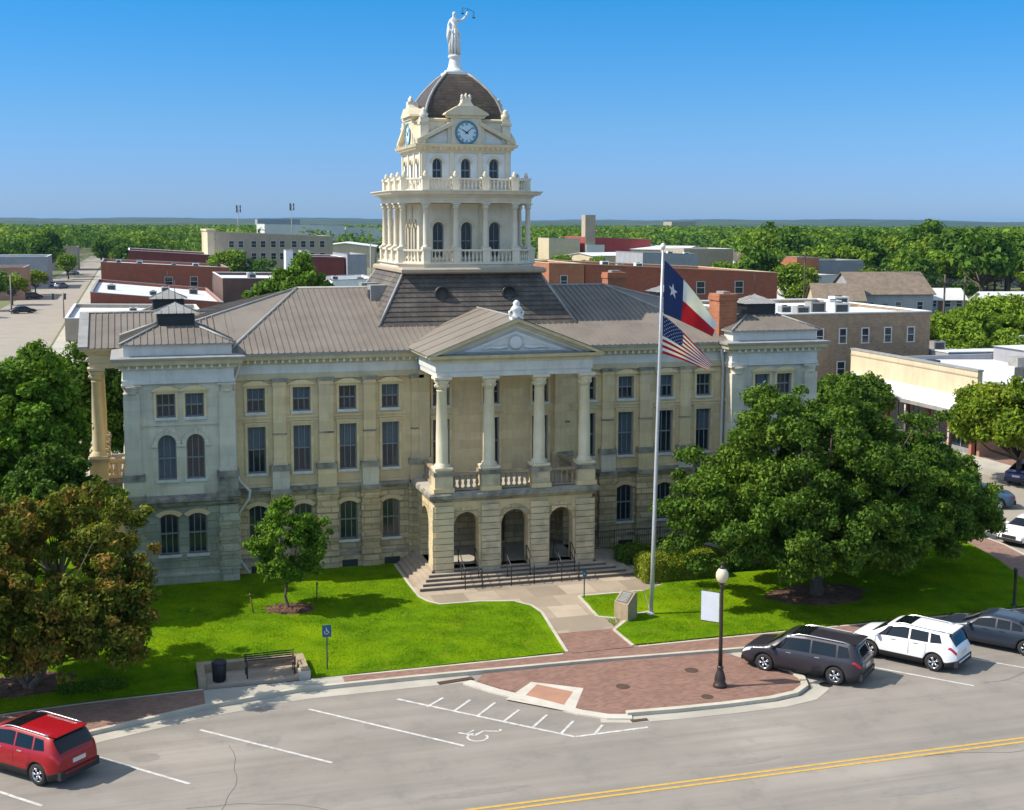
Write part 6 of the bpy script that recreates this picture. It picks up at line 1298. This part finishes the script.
# right side
bld('brick_building', 'very long red brick building with an orange end bay, right of the tower', 58.3, 95.2, 150, 34, 9.95, 8.15, REDB, group=UR, units=3, seed=12, wins=[(80.1, 4.6, 1.5, 2.1), (87.6, 4.6, 1.5, 2.1)], cop=BEIGE)
bld('brick_building', 'orange brick end building adjoining the very long red brick one', 51.6, 58.0, 149.6, 20, 10.15, 10.0, ORANGEB, group=UR, wins=[(54.3, 6.2, 1.1, 1.8)], cop=BEIGE)
bld('red_hall', 'red brick hall with a white front band and tall pale tower on the right skyline', 154, 182, 420, 24, 11.6, 10.6, mat('bright_red_render', (.40, .06, .05), (.33, .05, .04), .9, .3), WARE, group=UR)
b = MB(); b.box(0.2, 4.4, .0-.5, 4, 0, 20.2, TANW); o = b.build('tower', bpy.data.objects['red_hall']); b = MB(); b.box(.4, 8, -1.2, -.5, 0, 8.6, WARE); b.build('front_band', bpy.data.objects['red_hall'])
bld('flat_roofed_building', 'cream building with a brown base left of the red hall on the right skyline', 139.4, 152.2, 420, 14, 11.2, 10.9, BEIGE, group=UR)
bld('flat_roofed_building', 'pale grey building with a dark roof box, above the state flag', 112.9, 129, 258, 20, 9.2, 8.8, GREYW, group=UR, units=4, seed=15); bld('flat_roofed_building', 'pinkish tan building right of the pale grey one, above the flags', 143.3, 159.6, 300, 18, 9.3, 9.25, TANW, group=UR, cop=WHITE)
bld('brick_building', 'small orange brick cube on the right, above the brown brick block', 121, 126.4, 190, 12, 9.8, 9.6, ORANGEB, group=UR); bld('flat_roofed_building', 'white low building with a garage opening beneath the orange brick cube', 113.6, 124.6, 178, 10, 6.4, 6.3, WARE, group=UR, wins=[(121.5, 1.2, 1.6, 2.2)]); bld('flat_roofed_building', 'grey roofed shed right of the orange brick cube', 127.5, 141, 196, 12, 8.8, 8.8, GREYW, WARE, group=UR)
bld('brown_brick_building', 'brown brick block with white flat roof and narrow windows, behind the east pavilion', 36.0, 52.3, 40, 20, 9.1, 9.1, BROWNB, group=UR, wins=[(x, 6.5, .62, 1.25) for x in (41.1, 43.4, 45.65, 47.95, 50.3)]+[(43.3, 3.6, .7, 1.2)], units=7, seed=21, arch=0, cop=WHITE)
# beige shop with the awning: its front faces the courthouse
SH = empty('corner_shop', (42, 18.8, 0), 0, 'beige fronted shop with long white awning, in the street right of the courthouse', 'shop', UR); BR.append((40, 72, 16, 40))
b = MB(); b.box(0, .4, 0, 17.4, 3.2, 6.32, BEIGE); b.box(-.06, .46, -.05, 17.45, 6.32, 6.44, LEADM); b.box(-.05, .0, 0, 17.4, 5.86, 5.94, TANW); b.build('parapet_wall', SH)
b = MB(); b.box(.4, 28, 0, .35, -.1, 5.2, mat('pink_brick', (.40, .22, .15), (.33, .18, .12), .9, .5, brick=(.3, .11, .012, (.4, .3, .2), .4))); b.box(.35, 28, -.05, .4, 5.2, 5.3, LEADM); b.box(27.6, 28, .35, 17.4, -.1, 5.2, GREYW); b.box(.4, 28, 17.1, 17.4, -.1, 5.6, GREYW); b.build('side_wall', SH)
b = MB(); b.face([(.4, .35, 5.0), (27.6, .35, 4.7), (27.6, 17.1, 4.7), (.4, 17.1, 5.5)], WROOF); rf = b.build('roof', SH)
for i, (x, y, s) in enumerate(((9, 6, .8), (13.5, 12.5, .9), (5.5, 14, .7), (18, 7.5, .8))): b = MB(); b.box(x-s, x+s, y-s*.7, y+s*.7, 4.8, 4.9+s, LEADM if i % 2 else DARKM); b.build('roof_unit', rf)
b = MB(); b.box(14, 27, 8.6, 17, 4.7, 6.3, GREYW); b.face([(13.8, 8.4, 6.33), (27.2, 8.4, 6.33), (27.2, 17.05, 6.33), (13.8, 17.05, 6.33)], WROOF); b.box(15.5, 16.6, 8.55, 8.6, 4.8, 6.0, DARKM); b.build('raised_roof', rf)
b = MB(); b.prism([(-2.3, 3.42), (-2.3, 3.60), (0, 3.95), (0, 3.80)], -1.0, 17.6, WHITE, M=lambda x, z, y: (x, y, z)); b.box(-2.35, -2.3, -1.0, 17.6, 3.38, 3.66, LEADM); b.build('awning', SH)
b = MB(); b.box(-.02, .0, 0, 17.4, 3.9, 4.35, WHITE); b.build('upper_band', SH)
for i in range(6):
    y = 1.0+i*2.8; b = MB(); b.box(-.02, .3, y-.6, y-.3, 0, 3.5, mat('pier_brick', (.40, .15, .09), (.33, .12, .07), .9, .6)); b.build('pier', SH)
    b = MB(); b.face([(.1, y-.3, .5), (.1, y+1.9, .5), (.1, y+1.9, 3.2), (.1, y-.3, 3.2)], GLASS); b.box(.06, .12, y+.75, y+.83, .4, 3.3, FRAMEM); b.box(.05, .12, y-.3, y+1.9, 0, .5, REDB if i in (2, 4) else FRAMEM); b.build('shop_window', SH)
for i in range(4): b = MB(); b.tube([(-2.15, .2+i*5.6, 0), (-2.15, .2+i*5.6, 3.45)], .06, WHITE, 6); b.build('awning_post', SH)
bld('flat_roofed_building', 'white roofed lower building behind the beige shop at the right edge', 52.6, 78, 37.5, 16, 5.6, 5.2, GREYW, group=UR, units=2, seed=23, cop=WHITE)
e_ = MB(); e_.face([(38.61, 12, .004), (72, 12, .004), (72, 19, .004), (38.61, 19, .004)], BRICKP); struct(e_.build('pavement')); e_ = MB(); e_.prism([(38.62, -10), (42, -10), (42, 36), (38.62, 36)], -.01, .14, CONC); struct(e_.build('pavement'))
bld('brick_building', 'pink brick corner building under the right street tree', 52, 66, -2, 12, 5.2, 5.2, MATS['pink_brick'], group=UR, wins=[(55, 1, 1.4, 2)])
def house(name, label, x, y, rz, w, d, h, rh, wm, rm, group=UR):
    T = empty(name, (x, y, 0), rz, label, 'house', group); BR.append((x-w*.6, x+w*.6, y-d*.6, y+d*.6)); b = MB(); b.box(-w/2, w/2, -d/2, d/2, -.1, h, wm)
    for s in (-1, 1): b.prism([(-d/2, h), (d/2, h), (0, h+rh)], s*w/2-.15 if s > 0 else -w/2, s*w/2 if s > 0 else -w/2+.15, wm, M=lambda p, z, q: (q, p, z))
    b.build('wall', T); b = MB()
    for s in (-1, 1): b.prism([(0, 0), (1, 0), (1, 1), (0, 1)], 0, .12, rm, M=lambda u, v, q, s=s: (-w/2-.4+(w+.8)*u, s*(d/2+.45)*(1-v), h-.12*1+(rh+.12)*v-.05+q))
    b.build('roof', T)
    for i, xx in enumerate((-.3, .05, .33)): bwindow(T, xx*w, -d/2-.001, 1.0, 1.1, 1.4)
    b = MB(); b.box(-.5, .5, -d/2-.05, -d/2, 0, 2.1, WOOD); b.build('door', T, (-.12*w, 0, 0)); return T
house('gabled_house', 'large brown roofed house with a grey gable end, among the trees on the right', 121.5, 158, rad(-8), 15.5, 13, 3.9, 3.9, GREYW, SHING); house('gabled_house', 'smaller tan roofed wing left of the large brown roofed house', 109.5, 154, rad(-20), 9, 9, 3.0, 2.9, BEIGE, SHING)
house('gabled_house', 'low grey roofed outbuilding right of the large brown roofed house', 136, 160, rad(-15), 8, 8, 2.4, 2.0, GREYW, WARE); house('gabled_house', 'white gabled house at the far right edge', 131.5, 134, rad(-10), 9, 8, 3.2, 1.9, WARE, WARE)
for i, (x, y, r_, lb) in enumerate(((90, 330, 10, 'small white roofed house in the trees right of the red hall'), (230, 470, 30, 'distant pale house left among the right hand trees'), (300, 560, -20, 'distant pale roof high among the right hand trees'), (-70, 360, 15, 'small house at the left edge behind the grey building'), (-95, 470, 40, 'distant pale house in the trees at the far left'), (190, 300, 0, 'small pale house half hidden in the right hand trees'))): house('gabled_house', lb, x, y, rad(r_), 11, 9, 3.4, 2.6, WARE if i % 2 else BEIGE, (SHING, WARE)[i % 2], 'small houses among the trees')
# masts, poles and street lamps
def mast(name, label, x, y, h, kind, group):
    T = empty(name, (x, y, 0), 0, label, 'pole', group); b = MB(); b.tube([(0, 0, 0), (0, 0, h)], [.22, .12] if kind == 'mast' else [.15, .10], LEADM if kind != 'wood' else BARK, 6); b.build('shaft', T)
    if kind == 'mast':
        for z in (h-1.3, h-2.6): b = MB(); [b.box(math.cos(a)*.8-.18, math.cos(a)*.8+.18, math.sin(a)*.8-.12, math.sin(a)*.8+.12, z, z+1.2, DARKM) for a in (0, 2.1, 4.2)]; b.tube([(-.9, 0, z+.6), (.9, 0, z+.6)], .06, LEADM, 5); b.build('antenna', T)
    elif kind == 'wood':
        b = MB(); b.box(-1.1, 1.1, -.06, .06, h-1.0, h-.82, BARK); [b.lathe([(.07, 0), (.07, .2)], DARKM, (x_, 0, h-.82), 6) for x_ in (-1, -.4, .4, 1)]; b.build('crossarm', T)
    elif kind == 'lamp': b = MB(); b.tube([(0, 0, h), (.7, 0, h+.25), (1.5, 0, h+.2)], .05, LEADM, 5); b.box(1.3, 2.0, -.16, .16, h+.08, h+.24, LEADM); b.build('lamp_arm', T)
    elif kind == 'signal': b = MB(); b.tube([(0, 0, h-.6), (-1.8, 0, h-.4)], .05, DARKM, 5); b.build('arm', T); [ (lambda q: (q.box(x_-.17, x_+.17, -.15, .15, h-1.3, h-.2, DARKM), q.build('signal_head', T)))(MB()) for x_ in (-1.7, .3)]
    return T
mast('radio_mast', 'tall grey mast with antennas on the skyline above the beige hotel, left one', 19.3, 400, 23, 'mast', 'masts on the skyline'); mast('radio_mast', 'thin pale mast on the skyline near the white warehouse', 38, 402, 23.8, 'mast', 'masts on the skyline')
mast('street_lamp', 'grey lamp post directly left of the tower columns', 20, 145, 13.6, 'lamp', 'street lamps'); mast('traffic_signal', 'dark traffic signal pole in the left street', -28.6, 181, 4.6, 'signal', None); mast('street_lamp', 'grey lamp post beside the dark car in the left street', -38.5, 196, 7.0, 'lamp', 'street lamps')
mast('utility_pole', 'wooden utility pole right of the large brown roofed house', 84.5, 80, 10.5, 'wood', 'utility poles'); mast('utility_pole', 'wooden utility pole in front of the white gabled house', 69, 62, 11.5, 'wood', 'utility poles') ; mast('utility_pole', 'wooden utility pole left of the large brown roofed house', 94, 138, 12.4, 'wood', 'utility poles')
b = MB()
for k in (-1, 0, 1):
    pts = [(94+k*.9, 138, 11.5), (89+k*.9, 109, 10.6), (84.5+k*.9, 80, 9.7), (77+k*.9, 71, 9.9), (69+k*.9, 62, 10.7)]; b.tube(pts, .018, BLACKI, 4)
tag(b.build('overhead_cable', fix=False), 'black overhead cables strung between the utility poles on the right', 'cable')

# ------------------------------------------------ trees of the town
rng = np.random.default_rng(5)
MAST = []
for i, (m_, rx, zr, zc) in enumerate(((LEAFD, 4.3, 3.4, 5.4), (LEAFG, 4.0, 3.6, 5.2), (LEAFD, 3.6, 4.2, 6.0), (LEAFY, 4.6, 3.2, 5.0))):
    T = make_tree('shade_tree', (0, 0, 0), 'x', 'tree', m_, (rx, rx*.95), zc, zr, 34, 1.25, 62, .36, .26, 60+i, 2.2, bottom=-.55); MAST.append(T)
KINDL = ['dark green round tree among the town trees beyond the courthouse', 'bright green round tree among the town trees beyond the courthouse', 'tall dark green tree among the town trees beyond the courthouse', 'broad yellow-green tree among the town trees beyond the courthouse']
KG = ['dark round town trees', 'bright round town trees', 'tall dark town trees', 'broad yellow-green town trees']
used = [False]*4
def put_tree(k, x, y, s, rz, label=None, group=None):
    if not used[k]:
        used[k] = True; o = MAST[k]; o.location = (x, y, 0); o.rotation_euler.z = rz; o.scale = (s, s, s); o['label'] = label or KINDL[k]; o['group'] = group or KG[k]; return o
    return copy_tree(MAST[k], (x, y, 0), rz, label or KINDL[k], group or KG[k], scale=s)
HS = [house('gabled_house', 'small gabled house far among the town trees', 60, 520, .3, 12, 9, 3.6, 2.8, WARE, SHING, 'small gabled houses far among the trees'), house('gabled_house', 'small flat pale building far among the town trees', 180, 520, -.2, 22, 14, 5.0, .8, BEIGE, WROOF, 'small pale buildings far among the trees')]
rh = np.random.default_rng(12); k_ = 0; HP = []
while k_ < 64:
    y = 360+900*rh.random(); x = -200+900*rh.random(); p = pix((x, y, 5))
    if not (0 < p[0] < 1024) or (-45 < x < -22 and y < 620) or any(a < x < b_ and c < y < d for a, b_, c, d in BR) or 215 < p[0] < 335 and y < 420 or p[0] < 170 and y < 620 or p[0] > 760 and y < 420: continue
    k_ += 1; s_ = rh.uniform(.8, 1.7); copy_tree(HS[k_ % 2], (x, y, 0), rh.uniform(0, 3.14), scale=s_); HP.append((x, y, s_*9))
for i_, (x, y, s_) in enumerate(((-120, 430, 1.3), (-95, 385, 1.1), (-150, 540, 1.5), (-75, 480, 1.2), (-110, 620, 1.5), (160, 250, 1.0), (176, 330, 1.2), (206, 285, 1.0), (232, 365, 1.3), (186, 420, 1.4), (258, 335, 1.1), (150, 385, 1.1), (217, 243, .9), (290, 420, 1.3))):
    copy_tree(HS[i_ % 2], (x, y, 0), .6*i_, scale=s_); HP.append((x, y, s_*9))
FB_ = 'pale buildings on the far hills'
fb0 = bld('distant_building', 'long white building on the far hillside, above the left street', -560, -480, 3050, 30, 22, 22, WARE, group=FB_)
bld('distant_building', 'small white building on the far hillside left of the beige hotel', -430, -390, 3060, 30, 21, 21, WARE, group=FB_); bld('distant_building', 'dark roofed block on the skyline above the white warehouse', 128, 178, 1500, 30, 20.5, 20.5, GREYW, group=FB_); bld('distant_building', 'second dark block on the skyline just left of the clock tower', 300, 352, 1560, 30, 20.5, 20.5, GREYW, group=FB_)
bld('distant_building', 'pale hall on the skyline above the red hall', 960, 1010, 2200, 40, 20, 20, TANW, group=FB_)
spots = []
LT2 = 'trees lining the left street'
for x, y, s, k, lb in ((-43.5, 205, .95, 0, 'dark street tree at the far left edge near the dark car'), (-40.5, 222, .85, 3, 'street tree before the low tan brick shop'), (-38.6, 262, .75, 3, 'small street tree before the grey rendered building'), (-34.8, 345, .9, 1, 'bright round tree where the left street narrows'), (-36.5, 375, .8, 1, 'second bright round tree where the left street narrows'), (-46.5, 185, .9, 0, 'lowest street tree at the left edge, above the crape myrtle')):
    put_tree(k, x, y, s, x*7, lb, LT2); spots.append((x, y))
CT = 'trees standing among the town roofs'
for x, y, s, k, lb in ((5.5, 262, 1.25, 1, 'round green tree in front of the beige hotel'), (13.5, 262, 1.0, 0, 'darker round tree right of the hotel tree'), (7.0, 104, .62, 1, 'small bright tree low behind the courthouse roof, left of the tower'), (16.4, 112, .66, 3, 'small rusty-tinted tree next to the bright tree behind the roof'),
                       (104, 300, .95, 1, 'bright tree before the red hall'), (112, 292, .9, 1, 'second bright tree before the red hall'), (97, 306, .8, 0, 'dark tree left of the red hall'), (128, 240, .9, 1, 'tree behind the long brick building near the flag'), (113, 176, 1.15, 3, 'full green tree left of the large brown roofed house'), (107.5, 163, .75, 1, 'lower tree beside the full green tree near the brown roofed house'), (136, 230, 1.2, 1, 'tree right of the pinkish tan building')):
    put_tree(k, x, y, s, x*3, lb, CT); spots.append((x, y))
def blocked(x, y, r=3.5):
    if any(a-r < x < b_+r and c-r < y < d+r for a, b_, c, d in BR): return True
    if any(abs(x-a) < r_ and -2.2*r_ < y-b_ < r_ for a, b_, r_ in HP): return True
    if -42 < x < -25 and y < 620: return True
    return False
cand = []
for gy in range(150, 1500, 9):
    step = 9
    for gx in range(-360, 900, step):
        x = gx+rng.uniform(-3.5, 3.5); y = gy+rng.uniform(-3.5, 3.5); p = pix((x, y, 8))
        if not (-40 < p[0] < 1064) or blocked(x, y): continue
        right = x > 95 + (y-150)*.05
        if y < 290 and not right: continue
        if x > 95 and y < 165: continue
        if y < 330 and x < 60 and x > -60: continue
        if 330 <= y < 560 and 0 < x < 130 and rng.random() < .45: continue
        if 230 < p[0] < 380 and y < 420: continue
        if 536 < p[0] < 740 and y < 470: continue
        if 536 < p[0] < 700 and y < 700 and rng.random() < .4: continue
        if rng.random() < .12 or math.sin(x*.031+1.3)*math.sin(y*.017+.4)+.35*math.sin(x*.09)*math.sin(y*.05) > .62: continue
        cand.append((x, y))
cand.sort(key=lambda q: (q[0]-CAM.x)**2+(q[1]-CAM.y)**2)
for i, (x, y) in enumerate(cand[:268]):
    k = int(rng.choice([0, 1, 2, 3], p=[.36, .3, .16, .18])); s = rng.uniform(.55, 1.6)*(1.22 if x > 150 else .95)
    put_tree(k, x, y, s, rng.uniform(0, 6.28))
rest = cand[268:]
def wood(name, label, spots_, nf, fs, rr, hh, m, seed):
    g_ = np.random.default_rng(seed); A = np.array(spots_); N = len(A); hsc = .75+.6*g_.random(N); d = g_.normal(size=(N, nf, 3)); d[:, :, 2] = np.abs(d[:, :, 2])*.9-.15; d /= np.linalg.norm(d, axis=2)[:, :, None]
    P_ = d*np.array([rr, rr, hh*.5])*(hsc[:, None, None])*(.8+.3*g_.random((N, nf, 1))); P_[:, :, 0] += A[:, None, 0]; P_[:, :, 1] += A[:, None, 1]; P_[:, :, 2] += (hh*.55*hsc)[:, None]
    return tag(link(name, leaf_mesh(name, P_.reshape(-1, 3), fs, g_, m, .5, d.reshape(-1, 3))), label, 'wood', None, 'stuff')
n_ = len(rest); sh = [rest[i::3] for i in range(3)]
for i, (s_, m_) in enumerate(zip(sh, (LEAFD, LEAFG, LEAFD))):
    if s_: wood('woodland', ('far dark green woodland merging towards the horizon', 'bright green crowns scattered through the far woodland', 'deep green crowns of the far woodland')[i], s_, 64, 1.05, 5.2, 10.5, m_, 90+i)
far = []
while len(far) < 4200:
    y = 1300+750*rng.random(); x = -900+2900*rng.random(); p = pix((x, y, 8))
    if -60 < p[0] < 1090: far.append((x, y))
wood('woodland', 'furthest belt of trees under the hills', far, 22, 2.2, 9, 9.0, LEAFD, 99)
#HAZE
hz_ = MB(); hz_.box(-9500, 9500, -390, 12500, -1.02, 62, mat('dummy', (1, 1, 1))); hz_o = hz_.build('haze'); hm = bpy.data.materials.new('haze_air'); hm.use_nodes = True; hm.node_tree.nodes.clear()
ho = hm.node_tree.nodes.new('ShaderNodeOutputMaterial'); hv = hm.node_tree.nodes.new('ShaderNodeVolumePrincipled'); hv.inputs['Color'].default_value = (.26, .52, .95, 1); hv.inputs['Density'].default_value = .000042; hv.inputs['Anisotropy'].default_value = .2
hm.node_tree.links.new(hv.outputs[0], ho.inputs['Volume']); hz_o.data.materials.clear(); hz_o.data.materials.append(hm); tag(hz_o, 'thin blue summer haze over the whole town', 'haze', None, 'stuff')
